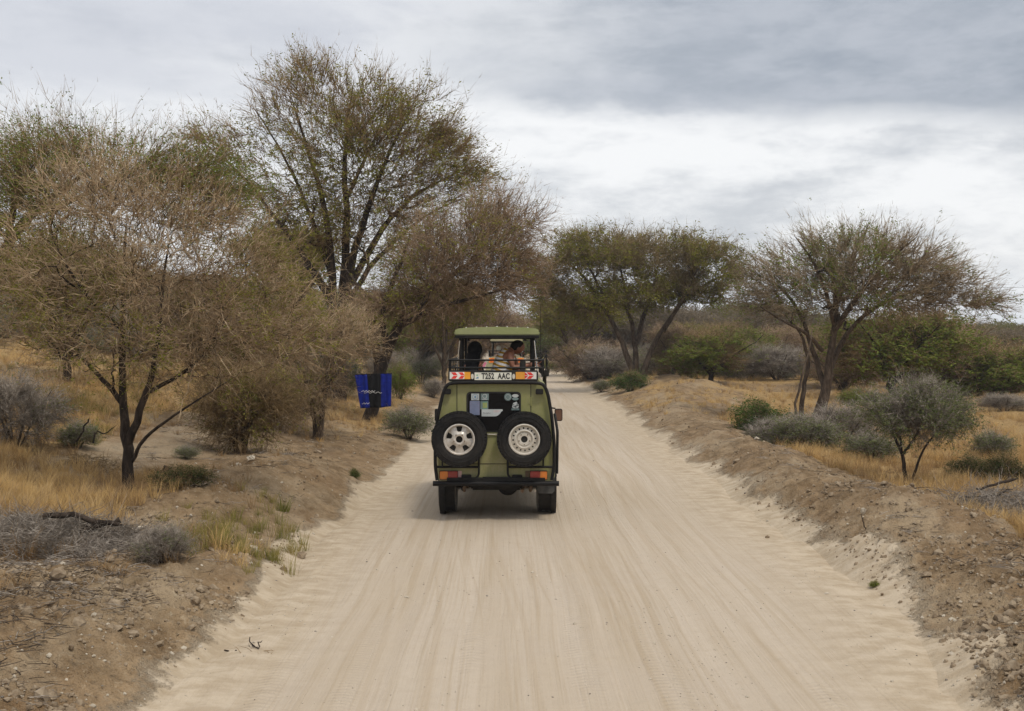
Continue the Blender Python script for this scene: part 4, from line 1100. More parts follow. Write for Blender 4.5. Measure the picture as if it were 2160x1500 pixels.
# ---- dry twig litter on the banks
def litter_piece(seed):
    r = np.random.default_rng(seed); n = 7
    P0 = np.stack([r.uniform(-.12, .12, n), r.uniform(-.12, .12, n), r.uniform(.004, .02, n)], 1)
    d = nrmz(r.normal(size=(n, 3)) * np.array([1, 1, .16])); Pl = np.zeros((n, 4, 3)); Pl[:, 0] = P0
    for k in range(1, 4):
        Pl[:, k] = Pl[:, k - 1] + d * r.uniform(.02, .07, (n, 1)); d = nrmz(d + r.normal(size=(n, 3)) * .25 * np.array([1, 1, .3]))
    me = mesh_from('twig_litter', [tubes(Pl, r.uniform(.0015, .0035, (n, 1)) * np.linspace(1, .5, 4)[None], 3)])
    me.materials.append(MATS['twig_grey' if seed % 2 else 'bark_brown']); return me
def dens_lit(x, y):
    sl, sr = edge_l(y) - x, x - edge_r(y)
    k = fbm(x * .8, y * .8, 4, 320)
    return np.clip((sstep(.4, 1.2, sl) + sstep(.4, 1.0, sr)) * (.25 + .9 * k), 0, 1)
Pt, r = scatter_pts(9000, (-.50, .56), (6.5, 45), dens_lit, 14)
Pt[:, 2] += .008
instancer('twig_litter', Pt, r.uniform(0, 6.28, len(Pt)), r.uniform(.5, 1.7, len(Pt)), [litter_piece(k) for k in range(4)], 'dry twigs and straw strewn over the banks')

# ---- rocks one can point to
def rock(px, py, D, wpx, hpx, mat, label, seed, group=None):
    x = WX(px, D); s = D / FPX
    me = clod(seed, 1.0, True); me.materials.append(MATS['clod_soil' if mat == 'stone_grey' else mat])
    o = add_mesh('rock', me, None, None, (x, D, ground_at(x, D) + hpx * s * .28)); o.scale = (wpx * s, wpx * s * .8, hpx * s); o.rotation_euler = (.2, .1, seed)
    return tag(o, label, 'rock')
rock(535, 1145, 12.45, 20, 16, 'stone_pale', 'round pale rock in the grass on the left bank', 31)
rock(636, 1135, 13.0, 26, 22, 'stone_grey', 'grey half-buried rock at the road end of the left bank', 32)
rock(296, 1092, 12.5, 22, 9, 'stone_pale', 'flat pale rock right of the brushwood', 33)
rock(502, 975, 17.0, 18, 12, 'stone_pale', 'pale stone on top of the left mound', 34)
rock(530, 968, 17.2, 22, 12, 'stone_pale', 'broader pale stone beside the one on the left mound', 35)
rock(412, 1243, 9.75, 34, 20, 'stone_grey', 'dark clod at the edge of the sand, lower left', 36)
rock(2080, 1354, 8.55, 16, 15, 'stone_grey', 'dark brown stone on the sand at lower right', 37)
rock(1862, 1241, 11.0, 8, 8, 'stone_grey', 'small dark stone on the sand below the right berm', 38)
rock(1619, 1131, 14.3, 12, 11, 'stone_grey', 'small stone at the right edge of the wheel tracks', 39)
rock(1822, 1085, 13.8, 14, 14, 'stone_pale', 'pale lump on the face of the right berm', 40)
rock(1596, 934, 23.6, 11, 9, 'stone_pale', 'pale stone on the crest of the right berm', 41)
rock(1555, 955, 21.5, 24, 11, 'stone_grey', 'grey clod below the crest of the right berm', 42)
rock(2075, 1455, 7.75, 10, 8, 'stone_grey', 'grey stone, second of the pair at the lower right corner', 43)
rock(2064, 1452, 7.8, 9, 8, 'stone_pale', 'paler stone of the pair at the lower right corner', 44)
rock(196, 1330, 8.8, 15, 12, 'stone_pale', 'white chip of stone on the brown bank at lower left', 45)
rock(148, 1425, 7.9, 18, 16, 'stone_grey', 'grey lump on the brown bank near the bottom left', 46)

# ---- dead brushwood heaps: a tangle of twigs
def brush(name, label, px, D, wpx, hpx, depth, n, seed, mat='twig_grey', logs=()):
    r = np.random.default_rng(seed); s = D / FPX; x0 = WX(px, D)
    W_, H_ = wpx * s / 2, hpx * s
    base = r.uniform(-1, 1, (n, 2)) * np.array([W_, depth / 2])
    hgt = H_ * np.clip(1 - (base[:, 0] / W_) ** 2, .1, 1) ** .6 * (1 - .5 * (base[:, 1] / depth * 2) ** 2)
    gz = terrain(x0 + base[:, 0], D + base[:, 1])
    P0 = np.stack([x0 + base[:, 0], D + base[:, 1], gz + hgt * r.uniform(-.05, .75, n)], 1)
    d = nrmz(r.normal(size=(n, 3)) * np.array([1, .8, .38])); K = 4
    L = r.uniform(.12, .42, n)[:, None] * (H_ / .35 + .5) / 1.5
    Pl = np.zeros((n, K, 3)); Pl[:, 0] = P0
    for k in range(1, K):
        Pl[:, k] = Pl[:, k - 1] + d * L / (K - 1); d = nrmz(d + r.normal(size=(n, 3)) * .28 + np.array([0, 0, -.04]))
        d[:, 2] = np.where(Pl[:, k, 2] < terrain(Pl[:, k, 0], Pl[:, k, 1]), np.abs(d[:, 2]), d[:, 2])
    rad_ = r.uniform(.0018, .0045, n)[:, None] * np.linspace(1, .5, K)[None]
    e = empty(name, (0, 0, 0)); tag(e, label, 'brushwood')
    o = add_mesh('twig_tangle', mesh_from('tangle', [tubes(Pl, rad_, 3)]), MATS[mat], e); o['kind'] = 'stuff'
    for lg in logs:
        pts_ = [(WX(a, D + dy), D + dy, WZ(b, D + dy), rr__) for a, b, dy, rr__ in lg]
        sp = smooth_path(pts_, 10); sp[:, :3] += r.normal(size=(10, 3)) * .012
        add_mesh('dead_branch', mesh_from('dead_branch', [tubes(sp[None, :, :3], sp[None, :, 3], 7)], True), MATS['bark_dark'], e)
    return e
brush('brushwood', 'grey tangle of dead brushwood on the crest of the near left bank', 110, 11.5, 330, 84, 1.3, 5200, 71,
      logs=([(90, 1090, -.1, .03), (150, 1084, -.1, .03), (210, 1104, -.1, .027), (262, 1106, -.1, .016)], [(170, 1125, -.1, .02), (215, 1105, -.1, .022), (258, 1098, -.05, .03)], [(120, 1130, -.15, .012), (165, 1125, -.2, .014), (210, 1100, -.2, .012)]))
brush('brushwood', 'purple-grey heap of dead thorn branches at the right picture edge', 2120, 15.3, 260, 110, 1.6, 4200, 72,
      logs=([(2060, 1035, 0, .016), (2100, 1020, 0, .018), (2150, 1010, 0, .02)], [(2040, 1050, 0, .01), (2090, 1048, 0, .012), (2140, 1030, 0, .012)]))
brush('brushwood', 'small dark dead branches lying in grass left of the forked acacia', 195, 16.6, 110, 42, .6, 350, 73, 'twig_brown',
      logs=([(160, 935, 0, .015), (175, 905, 0, .013), (190, 880, 0, .01)], [(195, 930, 0, .014), (200, 905, .1, .012), (215, 920, .1, .01), (245, 895, .1, .006)]))
brush('brushwood', 'few dry thorn twigs lying on the sand at lower left', 545, 9.0, 80, 22, .25, 60, 74, 'twig_tan',
      logs=([(475, 1372, 0, .006), (490, 1380, 0, .007), (508, 1388, -.05, .006)], [(520, 1352, .1, .004), (536, 1372, 0, .006), (556, 1350, .1, .004)]))
brush('brushwood', 'grey dead twigs fringing the right berm above the grass strip', 1935, 17.2, 180, 26, .5, 700, 76)

def twig(name, label, cat, path, mat, seed):
    sp = smooth_path(path, 9); r = np.random.default_rng(seed); sp[1:-1, :3] += r.normal(size=(7, 3)) * sp[1:-1, 3:4] * .8
    o = add_mesh(name, mesh_from(name, [tubes(sp[None, :, :3], sp[None, :, 3], 7)], True), MATS[mat])
    return tag(o, label, cat)
def W3(px, py, D, r_): return (WX(px, D), D, WZ(py, D), r_)
twig('dead_stick', 'dark stick poking up from the right berm', 'stick', [W3(1830, 1122, 13.3, .008), W3(1824, 1108, 13.3, .007), W3(1822, 1100, 13.3, .007), W3(1817, 1083, 13.3, .004)], 'bark_dark', 1)
g_ = ground_at(WX(1681, 30), 30)
twig('dead_tree_stem', 'thin crooked leaning stem left of the bare acacia trunk', 'tree', [(WX(1681, 30), 30, g_ - .05, .042), W3(1680, 860, 30, .034), W3(1688, 820, 30, .032), W3(1695, 770, 30, .028), W3(1712, 740, 30.2, .024), W3(1712, 690, 30.5, .010)], 'bark_brown', 2)
twig('dead_stick', 'long bare stick hanging in the twigs of the near acacia', 'stick', [W3(375, 890, 14.0, .006), W3(385, 850, 14.0, .007), W3(400, 800, 14.0, .008), W3(415, 760, 14.0, .006)], 'twig_tan', 3)
x_ = WX(350, 16.3)
stump = tag(empty('tree_stump', (x_, 16.3, ground_at(x_, 16.3))), 'low dark uprooted stump on sand between acacia and mound', 'stump')
r_ = np.random.default_rng(3)
add_mesh('trunk', mesh_from('stump', [tubes(np.array([[(0, 0, -.05), (.02, 0, .06), (0, .02, .15), (-.03, 0, .21)]]), np.array([[.12, .09, .08, .05]]), 9)], True), MATS['bark_dark'], stump)
a_ = r_.uniform(0, 6.28, 16)
rt = np.stack([np.stack([np.zeros(16), np.zeros(16), np.full(16, .05)], 1), np.stack([.12 * np.cos(a_), .12 * np.sin(a_), r_.uniform(.02, .12, 16)], 1), np.stack([.28 * np.cos(a_), .28 * np.sin(a_), r_.uniform(-.02, .22, 16)], 1)], 1)
add_mesh('roots', mesh_from('roots', [tubes(rt, np.repeat([[.03, .018, .006]], 16, 0), 4)], True), MATS['bark_dark'], stump)
# ================================================================== MESH BUILDER FOR MADE THINGS
class MB:
    def __init__(s): s.v, s.f = [], []
    def add(s, v, f):
        o = len(s.v); s.v += [tuple(p) for p in v]; s.f += [tuple(i + o for i in q) for q in f]; return s
    def box(s, c, d, rot=None):
        x, y, z = d[0] / 2, d[1] / 2, d[2] / 2
        v = [Vector((a * x, b * y, e * z)) for a in (-1, 1) for b in (-1, 1) for e in (-1, 1)]
        if rot is not None: v = [rot @ p for p in v]
        v = [p + Vector(c) for p in v]
        return s.add(v, [(0, 1, 3, 2), (4, 6, 7, 5), (0, 4, 5, 1), (2, 3, 7, 6), (0, 2, 6, 4), (1, 5, 7, 3)])
    def cyl(s, a, b, r, n=12, r2=None):
        a, b = Vector(a), Vector(b); r2 = r if r2 is None else r2
        t = (b - a).normalized(); u = t.orthogonal().normalized(); w_ = t.cross(u)
        v = []
        for p, q in ((a, r), (b, r2)):
            v += [p + (u * math.cos(k * 2 * PI / n) + w_ * math.sin(k * 2 * PI / n)) * q for k in range(n)]
        f = [(k, (k + 1) % n, n + (k + 1) % n, n + k) for k in range(n)] + [tuple(range(n))[::-1], tuple(range(n, 2 * n))]
        return s.add(v, f)
    def tube(s, pts, r, n=8):
        pts = [Vector(p) for p in pts]; rs = r if isinstance(r, (list, tuple)) else [r] * len(pts)
        v = []; ref = None
        for i, p in enumerate(pts):
            t = (pts[min(i + 1, len(pts) - 1)] - pts[max(i - 1, 0)]).normalized()
            if ref is None: ref = t.orthogonal().normalized()
            u = (ref - t * ref.dot(t)).normalized(); ref = u; w_ = t.cross(u)
            v += [p + (u * math.cos(k * 2 * PI / n) + w_ * math.sin(k * 2 * PI / n)) * rs[i] for k in range(n)]
        m_ = len(pts)
        f = [(i * n + k, i * n + (k + 1) % n, (i + 1) * n + (k + 1) % n, (i + 1) * n + k) for i in range(m_ - 1) for k in range(n)]
        f += [tuple(range(n))[::-1], tuple(range((m_ - 1) * n, m_ * n))]
        return s.add(v, f)
    def lathe(s, prof, n=48, axis='y', c=(0, 0, 0)):
        """prof: (radius, along) pairs, closed loop"""
        v = []
        for k in range(n):
            a = k * 2 * PI / n
            for r, h in prof:
                p = {'y': (r * math.cos(a), h, r * math.sin(a)), 'x': (h, r * math.cos(a), r * math.sin(a)), 'z': (r * math.cos(a), r * math.sin(a), h)}[axis]
                v.append((p[0] + c[0], p[1] + c[1], p[2] + c[2]))
        m_ = len(prof)
        return s.add(v, [(k * m_ + j, k * m_ + (j + 1) % m_, ((k + 1) % n) * m_ + (j + 1) % m_, ((k + 1) % n) * m_ + j) for k in range(n) for j in range(m_)])
    def prism(s, poly, y0, y1):
        """outline in x,z pushed along y"""
        n = len(poly)
        v = [(x, y0, z) for x, z in poly] + [(x, y1, z) for x, z in poly]
        return s.add(v, [tuple(range(n)), tuple(range(2 * n - 1, n - 1, -1))] + [(k, n + k, n + (k + 1) % n, (k + 1) % n) for k in range(n)])
    def build(s, name, mat, parent=None, bev=0.0, smooth=False, seg=2, loc=(0, 0, 0)):
        me = bpy.data.meshes.new(name); me.from_pydata(s.v, [], s.f)
        bm = bmesh.new(); bm.from_mesh(me); bmesh.ops.recalc_face_normals(bm, faces=bm.faces)
        if bev > 0:
            es = [e for e in bm.edges if len(e.link_faces) == 2 and e.calc_face_angle(0) > 0.5]
            bmesh.ops.bevel(bm, geom=es, offset=bev, segments=seg, affect='EDGES', clamp_overlap=True)
        bm.to_mesh(me); bm.free()
        if smooth:
            for p in me.polygons: p.use_smooth = True
            try: me.set_sharp_from_angle(angle=math.radians(38))
            except Exception: pass
        return add_mesh(name, me, MATS[mat] if isinstance(mat, str) else mat, parent, loc)

def rrect(x0, z0, x1, z1, r, n=5):
    out = []
    for cx, cz, a0 in ((x1 - r, z1 - r, 0), (x0 + r, z1 - r, 90), (x0 + r, z0 + r, 180), (x1 - r, z0 + r, 270)):
        for k in range(n + 1):
            a = math.radians(a0 + 90 * k / n); out.append((cx + r * math.cos(a), cz + r * math.sin(a)))
    return out
def bend(pts, rad=.06, n=5):
    """rounds the corners of a tube path"""
    pts = [Vector(p) for p in pts]; out = [pts[0]]
    for a, b, c in zip(pts, pts[1:], pts[2:]):
        r = min(rad, (a - b).length * .45, (c - b).length * .45)
        p, q = b + (a - b).normalized() * r, b + (c - b).normalized() * r
        for k in range(n + 1):
            t = k / n; out.append(p * (1 - t) ** 2 + b * 2 * t * (1 - t) + q * t * t)
    out.append(pts[-1]); return out

def text_mesh(name, s, size, mat, parent, loc, rot=(PI / 2, 0, 0), sx=1.0, bold=.004, space=1.0):
    cu = bpy.data.curves.new(name, 'FONT'); cu.body = s; cu.size = size; cu.extrude = .0012; cu.offset = bold; cu.align_x = 'CENTER'; cu.align_y = 'CENTER'; cu.space_character = space
    o = bpy.data.objects.new(name, cu); COL.objects.link(o)
    bpy.context.view_layer.update()
    me = bpy.data.meshes.new_from_object(o.evaluated_get(bpy.context.evaluated_depsgraph_get()))
    bpy.data.objects.remove(o); bpy.data.curves.remove(cu)
    me.materials.clear()
    r = add_mesh(name, me, MATS[mat], parent, loc); r.rotation_euler = rot; r.scale = (sx, 1, 1)
    return r

# ---- vehicle materials
m, h, out = material('paint_olive')       # khaki paint: soft dents, dust film thicker low down, streaks and scuffs
co = h.n('ShaderNodeTexCoord').outputs['Object']; sz = h.n('ShaderNodeSeparateXYZ'); h.set(sz, 0, co)
p1 = h.noise(co, 2.2, 4, .6); p2 = h.noise(h.scale(co, (5, 5, .9)), 1.6, 5, .65); p3 = h.noise(co, 30, 5, .75)
c_ = h.mix(h.smooth(p1, .35, .65), rgba((0.190, 0.198, 0.058)), rgba((0.225, 0.228, 0.074)))
lowd = h.smooth(sz.outputs[2], 1.25, .55)
film = h.math('MULTIPLY', h.smooth(h.math('ADD', h.math('MULTIPLY', p2, .6), h.math('MULTIPLY', p3, .4)), .36, .66), h.math('ADD', .36, h.math('MULTIPLY', lowd, .45)))
c_ = h.mix(film, c_, rgba((0.32, 0.275, 0.175)))
c_ = h.mix(h.math('MULTIPLY', h.smooth(p3, .66, .72), .5), c_, rgba((0.10, 0.09, 0.05)))
bsdf(h, out, c_, h.math('ADD', .36, h.math('MULTIPLY', film, .4)), 0, .45, bump(h, p1, .22, .05))
simple_mat('paint_roof', (0.205, 0.235, 0.075), .40, 0, .5, dust=.35, var=.08, nscale=2.2, dustcol=(0.36, 0.34, 0.22), Coat_Weight=.2, Coat_Roughness=.35)
simple_mat('paint_beige', (0.36, 0.34, 0.19), .5, 0, .4, dust=.5, var=.06, nscale=1.6, dustcol=(0.42, 0.37, 0.26))
simple_mat('paint_pale', (0.50, 0.50, 0.46), .5, 0, .4, dust=.5, var=.06, nscale=1.6)
simple_mat('black_tube', (0.006, 0.006, 0.007), .5, 0, .18, dust=.03, var=.1, nscale=9)
simple_mat('black_plastic', (0.008, 0.008, 0.009), .6, 0, .3, dust=.05, var=.1, nscale=7)
simple_mat('rubber', (0.008, 0.008, 0.009), .75, 0, .15, dust=.05, var=.15, nscale=5, bumpy=.3)
simple_mat('rubber_dusty', (0.095, 0.088, 0.080), .9, 0, .2, dust=.9, var=.15, nscale=5, dustcol=(0.27, 0.245, 0.21), bumpy=.3)
simple_mat('mudflap_grey', (0.060, 0.060, 0.060), .85, 0, .2, dust=.6, var=.1, nscale=5, dustcol=(0.15, 0.14, 0.125))
simple_mat('rim_steel', (0.56, 0.54, 0.50), .38, .3, .5, dust=.55, var=.12, nscale=12, dustcol=(0.30, 0.22, 0.15))
simple_mat('rim_cream', (0.58, 0.56, 0.50), .45, .15, .5, dust=.50, var=.08, nscale=10, dustcol=(0.33, 0.24, 0.17))
simple_mat('rust', (0.10, 0.055, 0.030), .85, 0, .2, dust=.5, var=.3, nscale=9)
simple_mat('underbody', (0.014, 0.013, 0.012), .85, 0, .2, dust=.35, var=.2, nscale=5, dustcol=(0.07, 0.06, 0.05))
simple_mat('glass_dark', (0.003, 0.003, 0.004), .16, 0, .12, dust=.02, var=.1, nscale=3, dustcol=(0.09, 0.08, 0.07))
simple_mat('interior', (0.030, 0.028, 0.026), .85, 0, .2)
simple_mat('seat_cloth', (0.30, 0.27, 0.18), .9, 0, .1)
simple_mat('plate_white', (0.60, 0.60, 0.53), .5, 0, .4, dust=.15)
simple_mat('sign_white', (0.66, 0.65, 0.62), .5, 0, .4, dust=.12)
simple_mat('sign_red', (0.62, 0.035, 0.025), .5, 0, .4)
simple_mat('sign_orange', (0.70, 0.30, 0.02), .5, 0, .4, dust=.1)
simple_mat('reflector_orange', (0.85, 0.30, 0.03), .5, 0, .4)
simple_mat('reflector_red', (0.75, 0.05, 0.02), .5, 0, .4)
simple_mat('lens_red', (0.30, 0.012, 0.012), .2, 0, .6, dust=.25, dustcol=(0.25, 0.08, 0.05))
simple_mat('lens_orange', (0.62, 0.17, 0.015), .2, 0, .6, dust=.25, dustcol=(0.45, 0.22, 0.08))
simple_mat('lens_clear', (0.62, 0.60, 0.54), .15, .2, .7)
simple_mat('ink', (0.02, 0.02, 0.022), .6)
simple_mat('ink_blue', (0.10, 0.20, 0.32), .6)
simple_mat('ink_green', (0.10, 0.38, 0.20), .6)
simple_mat('paper_blue', (0.17, 0.18, 0.27), .5)
simple_mat('paper_teal', (0.13, 0.18, 0.18), .5)
simple_mat('paper_white', (0.40, 0.42, 0.42), .5)
simple_mat('paper_yellow', (0.24, 0.28, 0.10), .5)
simple_mat('paper_pink', (0.62, 0.40, 0.38), .5)
simple_mat('mirror_glass', (0.16, 0.09, 0.07), .12, .4, .5)
simple_mat('chrome', (0.6, 0.6, 0.6), .2, .9, .5)

VX0, VD0 = -0.22, 15.7
def Lx(px, yl): return WX(px, VD0 + yl) - VX0
def Lz(py, yl): return WZ(py, VD0 + yl)

def tyre(parent_or_none, name, r=.39, w_=.25, axis='x', mat='rubber', treads=44, rim_r=.21):
    mb = MB(); h = w_ / 2
    prof = [(rim_r, -h * .72), (rim_r + .03, -h * .9), (r * .66, -h * .97), (r * .67, -h * 1.0), (r * .80, -h), (r * .81, -h * 1.03), (r * .83, -h * 1.03), (r * .84, -h * .99), (r * .93, -h * .93), (r * .975, -h * .72), (r * .985, 0), (r * .975, h * .72), (r * .93, h * .93), (r * .80, h), (rim_r + .03, h * .9), (rim_r, h * .72)]
    mb.lathe(prof, 56, axis)
    for k in range(treads):
        a = k * 2 * PI / treads
        for s_, da in ((-.74, 0), (-.25, .5), (.25, 0), (.74, .5)):
            a2 = a + da * 2 * PI / treads
            rad_ = r * (.985 if abs(s_) < .5 else .972)
            if axis == 'x': c = (h * s_, rad_ * math.cos(a2), rad_ * math.sin(a2)); rot = Matrix.Rotation(a2, 3, 'X'); d = (h * .40, .022, .055 * .62)
            else: c = (rad_ * math.cos(a2), h * s_, rad_ * math.sin(a2)); rot = Matrix.Rotation(-a2, 3, 'Y'); d = (.022, h * .40, .055 * .62)
            mb.box(c, d, rot)
    return mb.build(name, mat, parent_or_none, 0, True)

def safari_vehicle(loc, label, paint, roofpaint, full=True, group=None, rz=0.0):
    e = empty('safari_vehicle', loc, rz); tag(e, label, 'safari vehicle', group)
    # ---- body shell: side walls with roof edges, open in the roof
    prof = [(.790, .56), (.815, .62), (.820, .95), (.812, 1.20), (.790, 1.45), (.755, 1.68), (.715, 1.82), (.665, 1.915), (.61, 1.965), (.55, 1.985)]
    ys = [0.0, .06, .55, 1.2, 1.9, 2.6, 3.1, 3.35]
    inset = [.030, .0, .0, 0, 0, 0, 0, .01]
    v, f = [], []
    n = len(prof)
    for sgn in (-1, 1):
        b0 = len(v)
        for y, i_ in zip(ys, inset):
            for x, z in prof: v.append((sgn * (x - i_ * .8), y, z - i_ * .3))
        for a in range(len(ys) - 1):
            for b in range(n - 1): f.append((b0 + a * n + b, b0 + a * n + b + 1, b0 + (a + 1) * n + b + 1, b0 + (a + 1) * n + b))
        # wheel arch is a dark recess added below
    mb = MB(); mb.add(v, f)
    # roof strips behind and before the opening
    mb.box((0, .24, 1.985), (1.10, .47, .03)); mb.box((0, 2.98, 1.985), (1.10, .60, .03))
    # rear face
    back = [(-(x - .024), z - .009) for x, z in prof] + [(x - .024, z - .009) for x, z in prof[::-1]]
    mb.prism(back, 0.0, .02)
    mb.box((0, 1.7, .57), (1.55, 3.3, .04))
    body = mb.build('body', paint, e, 0, True)
    # bonnet and front wings
    mb = MB()
    mb.prism([(-.78, .55), (-.80, 1.05), (-.72, 1.22), (-.5, 1.27), (.5, 1.27), (.72, 1.22), (.80, 1.05), (.78, .55)], 3.36, 4.75)
    mb.build('bonnet', paint, e, .03, True)
    mb = MB(); mb.prism([(-.66, 1.28), (-.60, 1.90), (.60, 1.90), (.66, 1.28)], 3.36, 3.39); mb.build('windscreen', 'glass_dark', e)
    # cabin: dark floor, bulkhead and seats seen through the roof opening
    mb = MB(); mb.box((0, 1.75, .62), (1.46, 2.8, .04)); mb.box((0, .48, 1.2), (1.36, .03, 1.3)); mb.build('cabin', 'interior', e)
    for sx_ in (-.36, .36):
        for sy_ in (1.05, 2.0):
            s_ = MB(); s_.box((sx_, sy_ + .22, 1.0), (.46, .46, .14)); s_.box((sx_, sy_, 1.32), (.46, .12, .66)); s_.build('seat', 'seat_cloth', e, .03, True)
    # side windows with black seals
    for sgn in (-1, 1):
        for y0, y1 in ((.35, 1.25), (1.35, 2.2), (2.3, 3.15)):
            pts = []
            for y, z in rrect(y0, 1.28, y1, 1.72, .07): pts.append((y, z))
            def xx(z): return float(np.interp(z, [1.20, 1.45, 1.68, 1.82], [.812, .790, .755, .715]))
            w_ = MB(); m_ = len(pts)
            w_.add([(sgn * (xx(z) + .005), y, z) for y, z in pts] + [(sgn * (xx(z) - .03), y, z) for y, z in pts], [tuple(range(m_)), tuple(range(2 * m_ - 1, m_ - 1, -1))] + [(k, m_ + k, m_ + (k + 1) % m_, (k + 1) % m_) for k in range(m_)])
            w_.build('window', 'glass_dark', e)
        a_ = MB(); a_.lathe([(.47, -.02), (.50, -.02), (.50, .055), (.47, .055)], 36, 'x', (sgn * .80, .96, .46)); fl = a_.build('wheel_arch', 'black_plastic', e, 0, True)
        a_ = MB(); a_.cyl((sgn * .60, .96, .46), (sgn * .822, .96, .46), .455, 36); a_.build('wheel_well', 'underbody', e)
        a_ = MB(); a_.box((sgn * .83, 2.15, .47), (.13, 1.5, .05)); a_.build('side_step', 'black_tube', e, .01)
    # wheels
    for sgn in (-1, 1):
        for wy in (.97, 3.85):
            wl = empty('wheel', (sgn * .712, wy, .392), 0, e)
            wl.rotation_euler = (.3 * wy, 0, 0)
            tyre(wl, 'tyre', .392, .255, 'x', 'rubber_dusty', 40)
            r_ = MB(); r_.lathe([(.215, -.10), (.215, .10), (.19, .09), (.10, .03), (.10, -.03), (.19, -.09)], 32, 'x'); r_.build('rim', 'rim_steel', wl, 0, True)
    # underbody: axle, differential, springs, spare tank
    mb = MB(); mb.tube([(-.62, .97, .40), (.62, .97, .40)], .05, 12); mb.lathe([(.001, -.15), (.12, -.10), (.15, 0), (.12, .10), (.001, .15)], 20, 'y', (.16, .97, .38)); mb.build('rear_axle', 'underbody', e, 0, True)
    for sx_ in (-.47, .47):
        mb = MB()
        for k in range(5): mb.box((sx_, .97, .475 - k * .014), (.07, 1.15 - k * .18, .012))
        mb.box((sx_, .97, .36), (.11, .13, .04)); mb.tube([(sx_ + .03, .42, .50), (sx_ + .01, .45, .36), (sx_, .50, .40)], .022); mb.build('leaf_spring', 'rust', e)
        mb = MB(); mb.tube([(sx_ * 1.05, .90, .32), (sx_ * .9, .74, .62)], .030); mb.build('damper', 'underbody', e)
    mb = MB(); mb.box((0, .42, .50), (.70, .60, .17)); mb.box((-.42, 1.9, .55), (.08, 3.4, .12)); mb.box((.42, 1.9, .55), (.08, 3.4, .12)); mb.build('chassis', 'underbody', e, .02)
    mb = MB(); mb.tube([(.38, 1.6, .42), (.40, .6, .44), (.36, .05, .41)], .025); mb.build('exhaust_pipe', 'rust', e)
    # bumper
    mb = MB(); mb.tube([(-.865, -.10, .535), (.865, -.10, .535)], .036, 12); mb.box((0, -.045, .585), (1.35, .10, .05)); mb.box((0, -.09, .60), (.36, .05, .05)); bumper = mb.build('bumper', 'black_tube', e, 0, True)
    # mud flaps
    for sx_ in (-.70, .70):
        mb = MB(); mb.prism([(sx_ - .125, .56), (sx_ - .125, .36), (sx_ - .09, .325), (sx_ + .09, .325), (sx_ + .125, .36), (sx_ + .125, .56)], .46, .47)
        if sx_ > 0 or not full: mb.build('mud_flap', 'mudflap_grey', e)
        else:
            mb = MB(); mb.prism([(sx_ - .125, .56), (sx_ - .125, .47), (sx_ - .04, .42), (sx_ + .125, .46), (sx_ + .125, .56)], .46, .47); mb.build('mud_flap', 'mudflap_grey', e)
    # pop-up roof: canopy on posts
    cy0, cy1, hw = .90, 3.0, .62
    top = [(-hw, 2.575), (-hw - .005, 2.64), (-hw + .03, 2.675), (-.4, 2.692), (0, 2.703), (.4, 2.692), (hw - .03, 2.675), (hw + .005, 2.64), (hw, 2.575)]
    mb = MB(); mb.prism(top, cy0, cy1); cn = mb.build('canopy', roofpaint, e, .018, True)
    for k in range(7):
        b_ = MB(); b_.lathe([(.001, .014), (.010, .010), (.014, 0), (.001, 0)], 8, 'z', (-.45 + k * .15, cy0 + .06, 2.685 + .016 * (1 - abs(k - 3) / 3))); b_.build('rivet', 'paint_pale', cn)
    mb = MB(); mb.box((0, cy0 + .02, 2.556), (hw * 2 - .02, .05, .045)); mb.box((0, cy1 - .03, 2.556), (hw * 2 - .02, .05, .045)); mb.box((-hw + .03, (cy0 + cy1) / 2, 2.556), (.05, cy1 - cy0 - .1, .045)); mb.box((hw - .03, (cy0 + cy1) / 2, 2.556), (.05, cy1 - cy0 - .1, .045))
    mb.build('canopy_frame', 'black_tube', e, .006)
    for sx_ in (-.535, .535):
        for py_ in (.98, 1.75, 2.9):
            mb = MB(); mb.box((sx_, py_, 2.26), (.042, .042, .56)); mb.build('canopy_post', 'black_tube', e, .006)
        mb = MB(); mb.tube([(sx_ * 1.02, .94, 2.50), (sx_ * 1.10, .95, 2.05)], .008, 6); mb.build('gas_strut', 'chrome', e)
    for sx_ in (-.42, .41):
        mb = MB(); mb.cyl((sx_, .97, 2.535), (sx_, .97, 2.515), .012, 8); mb.cyl((sx_, .97, 2.517), (sx_, .97, 2.497), .026, 10); mb.build('roof_latch', 'black_tube', e)
    # roof rack
    rx, ry0, ry1 = .665, .22, 3.0
    mb = MB()
    for z in (2.225, 2.118):
        mb.tube(bend([(rx, ry1, z), (rx, ry0, z), (-rx, ry0, z), (-rx, ry1, z)], .05), .0125, 8)
    rack = mb.build('roof_rack', 'black_tube', e, 0, True)
    for x, y, z0, z1 in [(-.645, ry0, 2.118, 2.225), (.645, ry0, 2.118, 2.225)] + [(s_ * rx, y_, 1.99, 2.225) for s_ in (-1, 1) for y_ in (.35, .8, 1.4, 2.0, 2.6, 2.95)] + [(-.64, ry0, 1.985, 2.118), (-.57, ry0, 1.99, 2.118), (-.49, ry0, 1.99, 2.118), (.64, ry0, 1.99, 2.118)]:
        m2 = MB(); m2.cyl((x, y, z0), (x, y, z1), .009, 8); m2.build('rack_upright', 'black_tube', rack)
